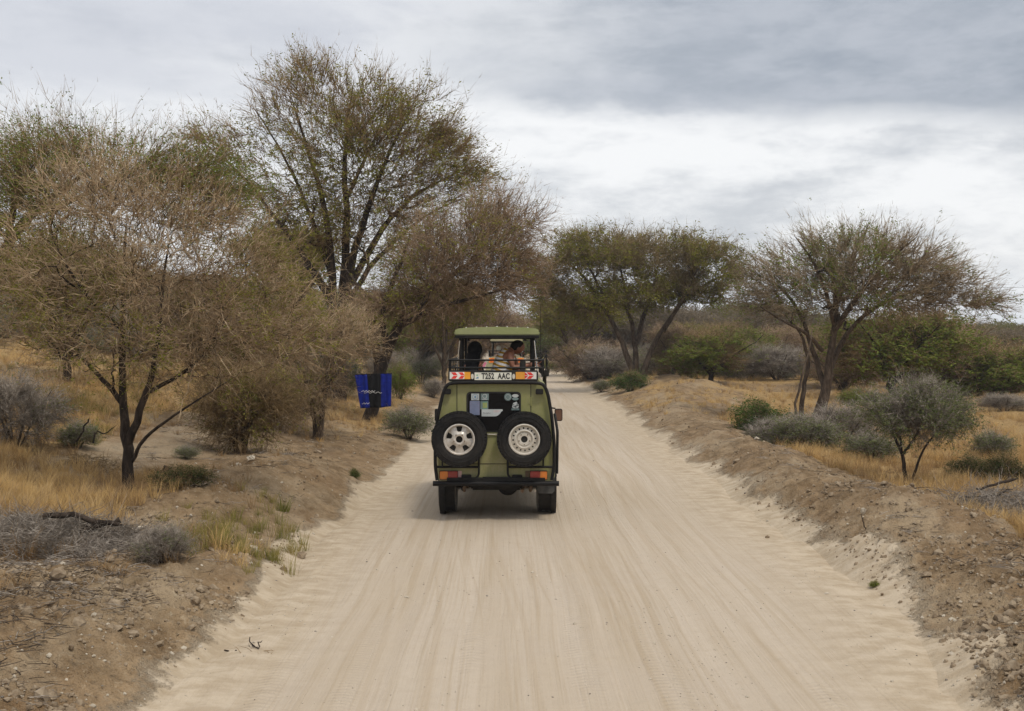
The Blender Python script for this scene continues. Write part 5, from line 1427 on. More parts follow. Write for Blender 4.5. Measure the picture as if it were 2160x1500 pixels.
    if not full:
        # beige vehicles ahead: striped reflectors on the upper corners
        for sx_ in (-.55, .55):
            m2 = MB(); m2.prism(rrect(sx_ - .10, 1.78, sx_ + .10, 1.96, .005, 1), -.022, -.002); rp = m2.build('reflector', 'reflector_orange', e)
            for k in range(3):
                q = sx_ - .075 + k * .055; sl_ = .05 * (1 if sx_ < 0 else -1)
                m3 = MB(); m3.prism([(q - .010, 1.795), (q + .014, 1.795), (q + .014 + sl_, 1.945), (q - .010 + sl_, 1.945)], -.026, -.022); m3.build('stripe', 'reflector_red', rp)
            m2 = MB(); m2.box((sx_ * .93, -.02, 1.25), (.10, .06, .60)); m2.build('tail_light', 'lens_red', e, .01)
        m2 = MB(); m2.prism(rrect(-.45, 1.25, .45, 1.78, .06), -.004, 0.0); m2.build('rear_window', 'glass_dark', e)
        m2 = tyre(e, 'spare_tyre', .37, .22, 'y', 'rubber', 36); m2.location = (.25, -.14, 1.10)
        return e
    # ================= details of the near vehicle
    # door shut lines: a door panel standing a little proud of the body
    z_lo, z_hi = .80, 1.90
    mb = MB(); mb.prism(rrect(-.535, z_lo, .475, z_hi, .012, 2), -.012, 0.0); door = mb.build('rear_door', paint, e, .004, True)
    mb = MB(); mb.prism(rrect(-.545, z_lo - .01, .485, z_hi + .01, .015, 2), -.003, 0.0); mb.build('door_seal', 'black_plastic', e)
    wx0, wx1, wz0, wz1 = Lx(984, 0), Lx(1099, 0), 1.235, Lz(827, 0)
    mb = MB(); mb.prism(rrect(wx0, wz0, wx1, wz1, .055), -.022, -.012); seal = mb.build('window_seal', 'black_plastic', door, .003, True)
    mb = MB(); mb.prism(rrect(wx0 + .022, wz0 + .022, wx1 - .022, wz1 - .022, .045), -.024, -.0225); glass = mb.build('rear_window', 'glass_dark', door)
    # stickers on the rear window, flat paper
    def sticker(x0, y0, x1, y1, mat, extra=None):
        a, b, c, d = Lx(x0, 0), Lz(y1, 0), Lx(x1, 0), Lz(y0, 0)
        m2 = MB(); m2.prism([(a, b), (a, d), (c, d), (c, b)], -.0262, -.0242); o = m2.build('sticker', mat, door)
        return o, a, b, c, d
    def lines(o_, a, b, c, d, n_, mat='ink_blue', th=.004, m_=.012):
        r_ = random.Random(int(a * 999))
        for k in range(n_):
            z_ = d - m_ - (d - b - 2 * m_) * k / max(n_ - 1, 1)
            m2 = MB(); m2.box((0, -.0268, 0), ((c - a - 2 * m_) * r_.uniform(.6, 1), .001, th)); m2.build('print_line', mat, o_).location = ((a + c) / 2, 0, z_)
    o1, a, b, c, d = sticker(994, 831, 1011, 845, 'paper_white')
    m2 = MB(); m2.lathe([(.040, -.0274), (.040, -.0264), (.034, -.0264), (.034, -.0274)], 24, 'y', ((a + c) / 2, 0, (b + d) / 2)); m2.box(((a + c) / 2, -.027, (b + d) / 2), (.022, .001, .030)); m2.build('emblem', 'ink_blue', door)
    o1, a, b, c, d = sticker(1014, 831, 1031, 845, 'paper_teal')
    m2 = MB(); m2.lathe([(.032, -.0274), (.032, -.0264), (.024, -.0264), (.024, -.0274)], 24, 'y', ((a + c) / 2, 0, (b + d) / 2 + .01)); m2.box(((a + c) / 2, -.027, b + .014), (.07, .001, .010)); m2.build('emblem', 'paper_white', door)
    o1, a, b, c, d = sticker(991, 846.5, 1012, 876, 'paper_blue'); lines(o1, a, b, c, d, 7)
    o1, a, b, c, d = sticker(1013.5, 847, 1030, 864, 'paper_teal'); m2 = MB(); m2.box(((a + c) / 2 + .008, -.027, (b + d) / 2), (.062, .001, .072)); m2.build('emblem', 'paper_yellow', door); lines(o1, a + .02, b, c, d, 4, 'ink_green')
    o1, a, b, c, d = sticker(1079, 862, 1095, 866, 'paper_teal')
    # round disc and paler patches at right
    for (cx_, cy_, rw, rh, mt) in ((1071.5, 838, 8.0, 8.0, 'paper_teal'), (1087, 835.5, 7, 3.5, 'paper_white'), (1087, 842, 7, 3.2, 'paper_teal')):
        X_, Z_ = Lx(cx_, 0), Lz(cy_, 0); m2 = MB(); m2.prism([(X_ + rw / 153 * math.cos(t_), Z_ + rh / 153 * math.sin(t_)) for t_ in np.linspace(0, 2 * PI, 20, endpoint=False)], -.0262, -.0242); m2.build('sticker', mt, door)
    m2 = MB(); X_, Z_ = Lx(1071.5, 0), Lz(838, 0); m2.lathe([(.036, -.0274), (.036, -.0264), (.031, -.0264), (.031, -.0274)], 24, 'y', (X_, 0, Z_)); m2.build('emblem', 'paper_white', door)
    X_, Z_ = Lx(1087.5, 0), Lz(856, 0); r_ = random.Random(4)
    m2 = MB(); m2.prism([(X_ + (.050 + r_.uniform(-.012, .006)) * math.cos(t_), Z_ + (.052 + r_.uniform(-.012, .006)) * math.sin(t_)) for t_ in np.linspace(0, 2 * PI, 14, endpoint=False)], -.0262, -.0242); m2.build('sticker', 'paper_white', door)
    m2 = MB()
    for k in range(7): m2.box((X_ + r_.uniform(-.03, .03), -.027, Z_ + r_.uniform(-.035, .035)), (r_.uniform(.01, .03), .001, r_.uniform(.006, .018)))
    m2.build('emblem', 'ink', door)
    # torn white banner with a small curly signature
    a, b, c, d = Lx(1016, 0), Lz(879, 0), Lx(1060, 0), Lz(864, 0)
    m2 = MB(); m2.prism([(a, b), (a, d), (c, d), (c + .004, d - .02), (c - .02, d - .035), (c - .03, d - .055), (c - .055, b + .018), (c - .08, b + .004), (c - .10, b)], -.0282, -.0264); m2.build('sticker', 'paper_white', door)
    m2 = MB(); m2.tube([(a + .02 + .105 * t_, -.029, (b + d) / 2 - .004 + .010 * math.sin(t_ * 34) * math.cos(t_ * 5)) for t_ in np.linspace(0, 1, 60)], .0017, 4); m2.build('signature', 'ink', door)
    m2 = MB(); m2.box((a + .21, -.029, d - .022), (.085, .001, .006)); m2.build('print_line', 'paper_pink', door); m2 = MB(); m2.box((a + .20, -.029, d - .036), (.07, .001, .005)); m2.build('print_line', 'paper_pink', door)
    # door handle plate, hinges
    for zh in (1.66, 1.10):
        m2 = MB(); m2.cyl((.480, -.02, zh - .06), (.480, -.02, zh + .06), .009, 8); m2.box((.462, -.016, zh), (.03, .008, .07)); m2.build('hinge', paint, door)
    m2 = MB(); m2.box((-.02, -.03, 1.205), (.30, .012, .016)); m2.build('trim_bar', 'chrome', door, .003)
    # roof light bar with plate and hazard boards
    mb = MB(); mb.box((Lx(1040.5, -.05), -.045, Lz(793.5, -.05)), (1.235, .075, .150)); bar = mb.build('light_bar', 'black_plastic', e, .012, True)
    def flat(x0, y0, x1, y1, yf, th, mat, name, parent, r=.004):
        m2 = MB(); m2.prism(rrect(Lx(x0, -.08), Lz(y1, -.08), Lx(x1, -.08), Lz(y0, -.08), r, 2), yf - th, yf); return m2.build(name, mat, parent)
    pl_ = flat(1001, 786.5, 1079, 802.5, -.083, .006, 'plate_white', 'number_plate', e)
    pcx, pcz = Lx(1042.5, -.08), Lz(794.6, -.08)
    text_mesh('lettering', 'T252  AAC', .110, 'ink', pl_, (pcx + .020, -.0895, pcz - .001), sx=.70, bold=.0042, space=1.08)
    m2 = MB(); m2.prism([(Lx(1003, -.08), pcz - .032), (Lx(1009.5, -.08), pcz - .030), (Lx(1009.5, -.08), pcz - .006), (Lx(1006, -.08), pcz - .012)], -.092, -.089); m2.build('emblem', 'ink_blue', pl_)
    m2 = MB(); m2.lathe([(.001, -.092), (.010, -.092), (.010, -.089), (.001, -.089)], 12, 'y', (Lx(1006.5, -.08), 0, pcz + .016)); m2.build('emblem', 'ink_green', pl_)
    for cx_ in (996.5, 1083.5):
        X_, Z_ = Lx(cx_, -.08), Lz(795, -.08); m2 = MB(); m2.prism([(X_ + .020 * math.cos(t_), Z_ + .037 * math.sin(t_)) for t_ in np.linspace(0, 2 * PI, 18, endpoint=False)], -.098, -.083); m2.build('plate_light', 'lens_clear', e, .004, True)
    for sgn, xa, xb, xc, xd in ((-1, 948.5, 979.5, 992.5, None), (1, 1131.5, 1107, 1088, None)):
        lo, hi = min(xa, xc), max(xa, xc)
        o_ = flat(lo, 785.5, hi, 800.5, -.083, .005, 'sign_orange', 'hazard_board', e)
        flat(min(xa, xb), 785.5, max(xa, xb), 800.5, -.088, .002, 'sign_white', 'white_field', o_)
        # two red chevron strokes pointing outwards or inwards
        zt, zm, zb = Lz(786.2, -.08), Lz(793, -.08), Lz(799.8, -.08)
        for k in range(2):
            if sgn < 0: x0 = Lx(951.5 + k * 15.5, -.08); pts1 = [(x0, zt), (x0 + .060, zt), (x0 + .090, zm + .004), (x0 + .034, zm + .004)]; pts2 = [(x0 + .034, zm - .004), (x0 + .090, zm - .004), (x0 + .060, zb), (x0, zb)]
            else: x0 = Lx(1110.5 + k * 0 + (k * -12), -.08); pts1 = [(x0, zt), (x0 + .060, zt), (x0 + .100, zm + .004), (x0 + .040, zm + .004)]; pts2 = [(x0 + .040, zm - .004), (x0 + .100, zm - .004), (x0 + .060, zb), (x0, zb)]
            xlo, xhi = sorted((Lx(xa, -.08), Lx(xb, -.08)))
            for pp in (pts1, pts2):
                pp = [(min(max(px_, xlo), xhi), z_) for px_, z_ in pp]
                if max(p_[0] for p_ in pp) - min(p_[0] for p_ in pp) < .01: continue
                m2 = MB(); m2.prism(pp, -.0915, -.0905); m2.build('red_stripe', 'sign_red', o_)
    # tube cage round the rear
    yl = -.075
    cz_ = lambda p: (Lx(p[0], yl), yl, Lz(p[1], yl))
    mb = MB(); path = [(922, 1014), (918, 985), (918, 935), (923, 880), (934, 832), (943, 811), (962, 808), (1045, 807.5), (1128, 808), (1147, 811), (1156, 832), (1164, 880), (1169, 935), (1169, 985), (1164, 1014)]
    mb.tube(bend([cz_(p) for p in path], .08, 6), .024, 12); cage = mb.build('tube_frame', 'black_tube', e, 0, True)
    for p0_, p1_, p2_, p3_ in (((919, 986), (1010, 986), (1010, 1010), (995, 1014)), ((1168, 986), (1071, 986), (1071, 1010), (1088, 1014))):
        mb = MB(); mb.tube(bend([cz_(p0_), cz_(p1_)], .04), .017, 10); mb.tube(bend([cz_((p1_[0], 962)), cz_((p1_[0], 1002)), cz_((p2_[0] + (6 if p2_[0] > 1040 else -6), 1011)), cz_(p3_)], .06), .015, 10); mb.build('lower_hoop', 'black_tube', e, 0, True)
    for x0_ in (933, 1146):
        mb = MB(); mb.tube([cz_((x0_, 968)), cz_((x0_, 986))], .012, 8); mb.build('cage_strut', 'black_tube', e)
    for x0_, x1_ in ((936, 951), (1130, 1146)):
        mb = MB(); mb.box(((Lx(x0_, yl) + Lx(x1_, yl)) / 2, -.06, Lz(827, yl)), ((x1_ - x0_) / 153, .06, .075)); mb.build('cage_bracket', 'black_tube', e, .008)
    for x0_ in (984, 1091):
        mb = MB(); mb.box((Lx(x0_, 0), -.03, Lz(1006, 0)), (.14, .04, .055)); mb.build('bumper_bracket', 'black_tube', e, .008)
    # spare wheels on the door
    for idx, (cx_, cy_, rr__) in enumerate(((968.5, 928, 58.5), (1106, 928, 57.5))):
        yl_ = -.30
        sw_ = empty('spare_wheel', (Lx(cx_, yl_), -.215, Lz(cy_, yl_)), 0, e)
        R_ = rr__ / 2400 * (VD0 + yl_)
        tyre(sw_, 'tyre', R_, .235, 'y', 'rubber', 46, rim_r=.205)
        if idx == 0:
            sw_['label'] = 'spare wheel with a five-spoke silver rim'
            m2 = MB(); m2.lathe([(.207, -.09), (.213, -.10), (.200, -.104), (.186, -.09), (.182, .05), (.207, .06)], 48, 'y'); rim = m2.build('rim', 'rim_steel', sw_, 0, True)
            # five-spoke disc: a plate with five dark windows
            nseg = 100; ri, ro = .045, .188
            rs_ = np.linspace(ri, ro, 13); vv, ff, keep = [], [], []
            for a_i in range(nseg):
                for r__ in rs_:
                    t_ = a_i * 2 * PI / nseg
                    dome = -.062 + .028 * ((r__ - ri) / (ro - ri)) ** 1 - .022 * math.exp(-((r__ - .075) / .03) ** 2) + .010 * math.cos(5 * (t_ - PI / 2)) * ((r__ - ri) / (ro - ri))
                    vv.append((r__ * math.cos(t_), dome, r__ * math.sin(t_)))
            for a_i in range(nseg):
                for b_i in range(12):
                    t_ = (a_i + .5) * 2 * PI / nseg; rm_ = (rs_[b_i] + rs_[b_i + 1]) / 2
                    ph = ((t_ - PI / 2) * 5 / (2 * PI)) % 1.0; ph = min(ph, 1 - ph) / 5 * 2 * PI * rm_
                    if ((ph / (.047 * (.70 + .30 * (rm_ - .11) / .07))) ** 4 + ((rm_ - .145) / .036) ** 4) < 1: continue
                    ff.append((a_i * 13 + b_i, a_i * 13 + b_i + 1, ((a_i + 1) % nseg) * 13 + b_i + 1, ((a_i + 1) % nseg) * 13 + b_i))
            m2 = MB(); m2.add(vv, ff); m2.build('rim_disc', 'rim_steel', sw_, 0, True)
        else:
            sw_['label'] = 'spare wheel with a cream steel rim ringed by round holes'
            m2 = MB(); m2.lathe([(.207, -.09), (.213, -.10), (.200, -.104), (.184, -.085), (.180, .05), (.207, .06)], 48, 'y'); m2.build('rim', 'rim_cream', sw_, 0, True)
            m2 = MB(); nseg = 96; rs_ = [.045, .052, .085, .098, .110, .118, .128, .140, .152, .164, .176, .186]
            dz_ = [-.050, -.052, -.052, -.040, -.062, -.072, -.070, -.060, -.054, -.050, -.046, -.040]
            vv = [(r__ * math.cos(a_i * 2 * PI / nseg), d__, r__ * math.sin(a_i * 2 * PI / nseg)) for a_i in range(nseg) for r__, d__ in zip(rs_, dz_)]
            nr_ = len(rs_); ff = []
            for a_i in range(nseg):
                for b_i in range(nr_ - 1):
                    if b_i in (7, 8) and (a_i % 6) in (0, 1): continue
                    ff.append((a_i * nr_ + b_i, a_i * nr_ + b_i + 1, ((a_i + 1) % nseg) * nr_ + b_i + 1, ((a_i + 1) % nseg) * nr_ + b_i))
            m2.add(vv, ff); m2.build('rim_disc', 'rim_cream', sw_, 0, True)
        m2 = MB(); m2.lathe([(.001, -.02), (.19, -.02), (.19, .0), (.001, .0)], 32, 'y'); m2.build('rim_back', 'underbody', sw_)
        for k in range(5):
            t_ = PI / 2 + PI + k * 2 * PI / 5; c_ = (.074 * math.cos(t_), 0, .074 * math.sin(t_))
            m2 = MB(); m2.cyl((c_[0], -.050, c_[2]), (c_[0], -.0905 if idx == 0 else -.060, c_[2]), .0085, 8); m2.build('wheel_stud', 'rust', sw_)
        m2 = MB(); m2.lathe([(.001, -.030), (.044, -.030), (.044, .0), (.001, .0)], 20, 'y'); m2.build('hub_hole', 'underbody', sw_)
        m2 = MB(); m2.tube([(Lx(cx_, 0), -.01, Lz(cy_ - 5, 0)), (Lx(cx_, 0), -.20, Lz(cy_ - 5, 0))], .03, 10); m2.box((Lx(cx_, -.2), -.10, Lz(cy_, -.2)), (.30, .03, .05)); m2.build('wheel_carrier', 'black_tube', e)
    # tail lights
    for cells in (((927.5, 945, 'lens_orange'), (945, 965.5, 'lens_red')), ((1118, 1139, 'lens_red'), (1139, 1154, 'lens_orange'))):
        lo = min(c_[0] for c_ in cells); hi = max(c_[1] for c_ in cells)
        m2 = MB(); m2.prism(rrect(Lx(lo, -.02) - .004, Lz(1013, -.02), Lx(hi, -.02) + .004, Lz(994, -.02), .008, 2), -.028, 0.0); tl = m2.build('tail_light', 'black_plastic', e)
        for x0_, x1_, mt in cells:
            m2 = MB(); m2.prism(rrect(Lx(x0_, -.02) + .001, Lz(1012, -.02), Lx(x1_, -.02) - .001, Lz(995, -.02), .006, 2), -.052, -.028); m2.build('lens', mt, tl, .006, True)
    for x0_ in (970, 1112):
        m2 = MB(); m2.box((Lx(x0_, 0), -.012, Lz(1001, 0)), (.05, .012, .085)); m2.build('reflector', 'rust' if x0_ > 1000 else 'paper_pink', e)
    # mirrors, snorkel, side bits, antenna
    m2 = MB(); m2.tube([(.79, 2.9, 1.42), (.93, 2.88, 1.40)], .012, 8); m2.build('mirror_arm', 'black_tube', e)
    mx0, mx1, mz0, mz1 = Lx(1170, 2.88), Lx(1186.5, 2.88), Lz(889, 2.88), Lz(863, 2.88)
    m2 = MB(); m2.prism(rrect(mx0, mz0, mx1, mz1, .03), 2.86, 2.92); mir = m2.build('wing_mirror', 'black_plastic', e, .01, True)
    m2 = MB(); m2.prism(rrect(mx0 + .012, mz0 + .014, mx1 - .014, mz1 - .014, .02), 2.853, 2.86); m2.build('mirror_glass', 'mirror_glass', mir)
    m2 = MB(); m2.tube([(-.79, 2.9, 1.42), (-.93, 2.88, 1.40)], .012, 8); m2.build('mirror_arm', 'black_tube', e)
    m2 = MB(); m2.prism(rrect(-mx1 , mz0, -mx0, mz1, .03), 2.86, 2.92); mir = m2.build('wing_mirror', 'black_plastic', e, .01, True)
    m2 = MB(); m2.tube(bend([(.84, 3.7, .9), (.80, 3.30, 1.25), (.76, 3.25, 1.85), (.76, 3.10, 1.95)], .1), .035, 10); m2.box((.775, 3.1, 1.97), (.11, .12, .10)); m2.build('snorkel', 'black_plastic', e, .01, True)
    m2 = MB(); m2.tube(bend([(.855, .35, .62), (.862, .35, 1.22), (.83, .55, 1.45)], .05), .020, 8); m2.build('side_guard', 'black_tube', e)
    m2 = MB(); m2.tube([(-.80, .55, 1.20), (-.93, .5, 1.21)], .012, 6); m2.build('door_catch', 'black_tube', e)
    m2 = MB(); m2.tube([(.655, 1.9, 2.0), (.662, 1.9, 3.05)], [.004, .0025], 5); m2.build('antenna', 'black_tube', e)
    m2 = MB(); m2.tube([(.66, .3, 2.23), (.70, .34, 2.30), (.71, .4, 2.12), (.75, .6, 2.05)], .012, 6); m2.tube([(.68, .3, 2.05), (.73, .36, 2.2), (.70, .5, 2.26)], .007, 6); m2.build('cable_bundle', 'black_tube', e)
    return e

VZ = 0.005
veh = safari_vehicle((VX0, VD0, VZ), 'olive green safari vehicle with two spare wheels on its back door', 'paint_olive', 'paint_roof', True, 'safari vehicles driving ahead on the dirt road')
v2 = safari_vehicle((-.21, 42.6, 0.0), 'beige safari vehicle with orange striped reflectors, second in the convoy', 'paint_beige', 'paint_beige', False, 'safari vehicles driving ahead on the dirt road')
v3 = safari_vehicle((-2.1, 186.0, 0.0), 'tiny pale safari vehicle farthest ahead on the road', 'paint_pale', 'paint_pale', False, 'safari vehicles driving ahead on the dirt road')
# ================================================================== PEOPLE
simple_mat('skin_brown', (0.215, 0.085, 0.045), .45, 0, .4, var=.08, nscale=20)
simple_mat('hair_black', (0.009, 0.007, 0.006), .8, 0, .2, bumpy=.6, nscale=20)
simple_mat('cloth_black', (0.008, 0.008, 0.009), .85, 0, .15, var=.2, nscale=20)
simple_mat('cloth_dark', (0.030, 0.035, 0.050), .85, 0, .15)
simple_mat('cloth_pink', (0.70, 0.22, 0.32), .8, 0, .2)
simple_mat('pale_skin', (0.50, 0.30, 0.20), .5, 0, .3)

def skin_body(name, joints, bones, mat, parent, root=0, sub=2):
    me = bpy.data.meshes.new(name); bm = bmesh.new()
    sl = bm.verts.layers.skin.verify(); vs = []
    for i, (p, r) in enumerate(joints):
        v = bm.verts.new(p); r2 = r if isinstance(r, tuple) else (r, r)
        v[sl].radius = r2; v[sl].use_root = (i == root); vs.append(v)
    for a, b in bones: bm.edges.new((vs[a], vs[b]))
    bm.to_mesh(me); bm.free()
    tmp = bpy.data.objects.new('tmp', me); COL.objects.link(tmp)
    md = tmp.modifiers.new('skin', 'SKIN'); md.use_smooth_shade = True
    tmp.modifiers.new('sub', 'SUBSURF').levels = sub
    bpy.context.view_layer.update()
    out = bpy.data.meshes.new_from_object(tmp.evaluated_get(bpy.context.evaluated_depsgraph_get()))
    bpy.data.objects.remove(tmp)
    out.materials.clear()
    return add_mesh(name, out, MATS[mat] if isinstance(mat, str) else mat, parent)

def ell(name, c, r, mat, parent, rot=None, cut=None):
    bm = bmesh.new(); bmesh.ops.create_uvsphere(bm, u_segments=20, v_segments=14, radius=1)
    for v in bm.verts:
        p = Vector((v.co.x * r[0], v.co.y * r[1], v.co.z * r[2]))
        if rot is not None: p = rot @ p
        v.co = p + Vector(c)
    me = bpy.data.meshes.new(name); bm.to_mesh(me); bm.free()
    for p in me.polygons: p.use_smooth = True
    return add_mesh(name, me, MATS[mat], parent)

def hand_bones(J, Bn, wrist_i, wrist, d, side, palm=.045, curl=.4, s=.9):
    """adds a palm and five fingers to a joint list; d points along the hand, side across the palm"""
    d = Vector(d).normalized(); side = Vector(side).normalized(); up_ = d.cross(side).normalized()
    wrist = Vector(wrist)
    J.append((wrist + d * .05 * s, (.030 * s, .017 * s))); pi_ = len(J) - 1; Bn.append((wrist_i, pi_))
    for k, (off, L) in enumerate(((-.030, .062), (-.010, .075), (.010, .080), (.029, .072))):
        prev = pi_
        p = wrist + d * .088 * s + side * off * s
        J.append((p, .0095 * s)); Bn.append((prev, len(J) - 1)); prev = len(J) - 1
        dd = d.copy()
        for j in range(2):
            dd = (dd * math.cos(curl) - up_ * math.sin(curl)).normalized()
            p = p + dd * L * s * .5; J.append((p, .008 * s)); Bn.append((prev, len(J) - 1)); prev = len(J) - 1
    p = wrist + d * .03 * s + side * .038 * s
    J.append((p, .011 * s)); Bn.append((wrist_i, len(J) - 1)); prev = len(J) - 1
    p = p + (d * .6 + side * .7).normalized() * .038 * s; J.append((p, .010 * s)); Bn.append((prev, len(J) - 1)); prev = len(J) - 1
    p = p + d * .028 * s; J.append((p, .0085 * s)); Bn.append((prev, len(J) - 1))

# ---- the man in the striped tank top, leaning on the roof edge towards the right
man = tag(empty('person', (VX0, VD0, VZ)), 'person in a white and mustard striped tank top leaning over the vehicle roof', 'person')
YM = 1.28
def V_(px, py, dy=0.0): return (Lx(px, YM + dy), YM + dy, Lz(py, YM + dy))
J = [(V_(1052, 818), (.14, .12)), (V_(1055, 795), (.135, .115)), (V_(1061, 772), (.150, .125)), (V_(1070, 754), (.150, .115)), (V_(1078, 741.5), (.075, .075)), (V_(1085, 737), (.055, .055)),
     (V_(1091, 731.5), (.078, .082)), (V_(1094.5, 736.5), (.078, .080)), (V_(1097, 742), (.060, .060)), (V_(1098.5, 746), (.035, .035))]
Bn = [(0, 1), (1, 2), (2, 3), (3, 4), (4, 5), (5, 6), (6, 7), (7, 8), (8, 9)]
def limb(at, pts):
    prev = at
    for p, r in pts: J.append((p, r)); Bn.append((prev, len(J) - 1)); prev = len(J) - 1
    return prev
ra = limb(3, [(V_(1076, 750, -.17), .062), (V_(1079, 764, -.21), .052), (V_(1081, 776, -.22), .043), (V_(1097, 775, -.22), .040), (V_(1112, 772, -.20), .033), (V_(1121, 770.5, -.18), .026)])
hand_bones(J, Bn, ra, V_(1121, 770.5, -.18), (1, .12, .02), (0, 1, .2))
la = limb(3, [(V_(1079, 750, .17), .060), (V_(1086, 764, .21), .050), (V_(1092, 775, .22), .042), (V_(1107, 772, .20), .036), (V_(1124, 768, .12), .026)])
hand_bones(J, Bn, la, V_(1124, 768, .12), (1, -.25, .03), (0, -1, .2))
for s_ in (-.10, .10):
    limb(0, [((Lx(1052, YM), YM + s_, 1.55), .085), ((Lx(1053, YM) + .03, YM + s_ * 1.1, 1.15), .060), ((Lx(1052, YM), YM + s_ * 1.1, .78), .042), ((Lx(1052, YM) + .10, YM + s_ * 1.1, .70), .035)])
body_m = skin_body('body', J, Bn, 'skin_brown', man)
# head details: ears, nose, hair cap
hc = Vector(V_(1092, 734)); axis_rot = Matrix.Rotation(math.radians(60), 3, 'Y')
ell('head', hc + Vector((.004, 0, -.004)), (.088, .072, .108), 'skin_brown', body_m, axis_rot)
ell('hair', hc + Vector((-.010, 0, .016)), (.094, .078, .108), 'hair_black', man, axis_rot)
for s_ in (-1, 1):
    ell('ear', hc + Vector((.006, s_ * .080, -.018)), (.018, .009, .030), 'skin_brown', man, Matrix.Rotation(math.radians(30), 3, 'Y'))
    ell('eye', hc + Vector((.072, s_ * .030, -.060)), (.010, .012, .010), 'sign_white', man)
ell('nose', hc + Vector((.086, 0, -.086)), (.016, .014, .022), 'skin_brown', man, axis_rot)
ell('mouth', hc + Vector((.060, 0, -.112)), (.010, .024, .007), 'cloth_pink', man, axis_rot)
# tank top: a shell over the torso with stripes across the spine
m, h, out = material('tank_stripes')
co = h.n('ShaderNodeTexCoord').outputs['Object']; sp_ = h.n('ShaderNodeSeparateXYZ'); h.set(sp_, 0, co)
alongs = h.math('ADD', h.math('MULTIPLY', sp_.outputs[0], .32), sp_.outputs[2])
alongs = h.math('ADD', alongs, h.math('MULTIPLY', h.math('SUBTRACT', h.noise(co, 6, 3), .5), .03))
fr = h.math('FRACT', h.math('MULTIPLY', alongs, 1 / .068))
stripe = h.smooth(h.math('ABSOLUTE', h.math('SUBTRACT', fr, .5)), .26, .21)
bsdf(h, out, h.mix(stripe, rgba((.74, .72, .70)), rgba((.45, .25, .03))), .85, 0, .1)
TJ = [(V_(1051, 822), (.19, .17)), (V_(1055, 795), (.185, .165)), (V_(1060, 772), (.20, .165)), (V_(1067, 756), (.195, .155)), (V_(1075, 744.5), (.125, .12)), (V_(1079, 740), (.085, .085))]
TB_ = [(0, 1), (1, 2), (2, 3), (3, 4), (4, 5)]
skin_body('tank_top', TJ, TB_, MATS['tank_stripes'], man)
skin_body('trousers', [((Lx(1052, YM), YM, 1.80), (.165, .145)), ((Lx(1052, YM), YM - .10, 1.55), .095), ((Lx(1053, YM) + .03, YM - .11, 1.15), .072), ((Lx(1052, YM), YM - .11, .80), .058), ((Lx(1052, YM), YM + .10, 1.55), .095), ((Lx(1053, YM) + .03, YM + .11, 1.15), .072), ((Lx(1052, YM), YM + .11, .80), .058)],
          [(0, 1), (1, 2), (2, 3), (0, 4), (4, 5), (5, 6)], 'cloth_dark', man)

# ---- the woman in black, back to us
wom = tag(empty('person', (VX0, VD0, VZ)), 'person in black with a black headscarf seen from behind at the vehicle roof opening', 'person')
YW = 1.30
def U_(px, py, dy=0.0): return (Lx(px, YW + dy), YW + dy, Lz(py, YW + dy))
J = [(U_(998, 850), (.15, .12)), (U_(998, 815), (.145, .11)), (U_(998, 786), (.165, .11)), (U_(998, 771), (.165, .10)), (U_(999, 762), (.075, .075)), (U_(1000, 752), (.052, .055)), (U_(1001, 742), (.080, .088)), (U_(1002, 733), (.060, .065))]
Bn = [(0, 1), (1, 2), (2, 3), (3, 4), (4, 5), (5, 6), (6, 7)]
ra = limb(3, [(U_(1010, 774, 0), .052), (U_(1016, 790, -.05), .045), (U_(1018, 797, -.12), .038), (U_(1013, 780, -.22), .030), (U_(1011, 774, -.26), .024)])
hand_bones(J, Bn, ra, U_(1011, 774, -.26), (.45, -.1, .75), (1, 0, -.3), s=.8)
la = limb(3, [(U_(985, 774, 0), .052), (U_(980, 792, .03), .045), (U_(982, 800, .12), .036), (U_(990, 796, .25), .028)])
hand_bones(J, Bn, la, U_(990, 796, .25), (.6, .5, .1), (0, 0, 1), s=.8)
bw = skin_body('body', J, Bn, 'skin_brown', wom)
hw_ = Vector(U_(1001.5, 740))
ell('headscarf', hw_ + Vector((0, -.005, .012)), (.112, .112, .128), 'cloth_black', wom, Matrix.Rotation(math.radians(12), 3, 'Y'))
skin_body('scarf_drape', [(hw_ + Vector((0, -.01, .03)), (.115, .11)), (hw_ + Vector((-.015, -.02, -.08)), (.125, .10)), (hw_ + Vector((-.045, -.03, -.19)), (.165, .10)), (hw_ + Vector((-.06, -.03, -.30)), (.22, .11)), (hw_ + Vector((-.06, -.03, -.42)), (.23, .12))], [(0, 1), (1, 2), (2, 3), (3, 4)], 'cloth_black', wom)
skin_body('dress', [(U_(997, 768), (.175, .115)), (U_(997, 786), (.182, .13)), (U_(998, 830), (.165, .14)), ((Lx(998, YW), YW, 1.35), (.19, .16)), ((Lx(998, YW), YW, .75), (.20, .17))], [(0, 1), (1, 2), (2, 3), (3, 4)], 'cloth_black', wom)
skin_body('sleeve', [(U_(1009, 773, 0), .062), (U_(1016, 789, -.05), .056), (U_(1018, 797, -.12), .050), (U_(1014, 784, -.20), .042)], [(0, 1), (1, 2), (2, 3)], 'cloth_black', wom)
ell('face', hw_ + Vector((.035, .055, -.01)), (.062, .058, .085), 'skin_brown', wom)
ell('nose', hw_ + Vector((.065, .110, -.012)), (.012, .016, .020), 'skin_brown', wom)
m2 = MB(); m2.box(V_(1102.5, 772, -.75), (.085, .08, .16)); m2.build('head_rest', 'black_plastic', veh, .015)
ph = MB(); ph.box(U_(1022, 770, -.30), (.035, .012, .075), Matrix.Rotation(.5, 3, 'Y')); tag(ph.build('mobile_phone', 'cloth_pink', None, .004), 'small pink phone held up by the person in black', 'phone').location = (VX0, VD0, VZ)

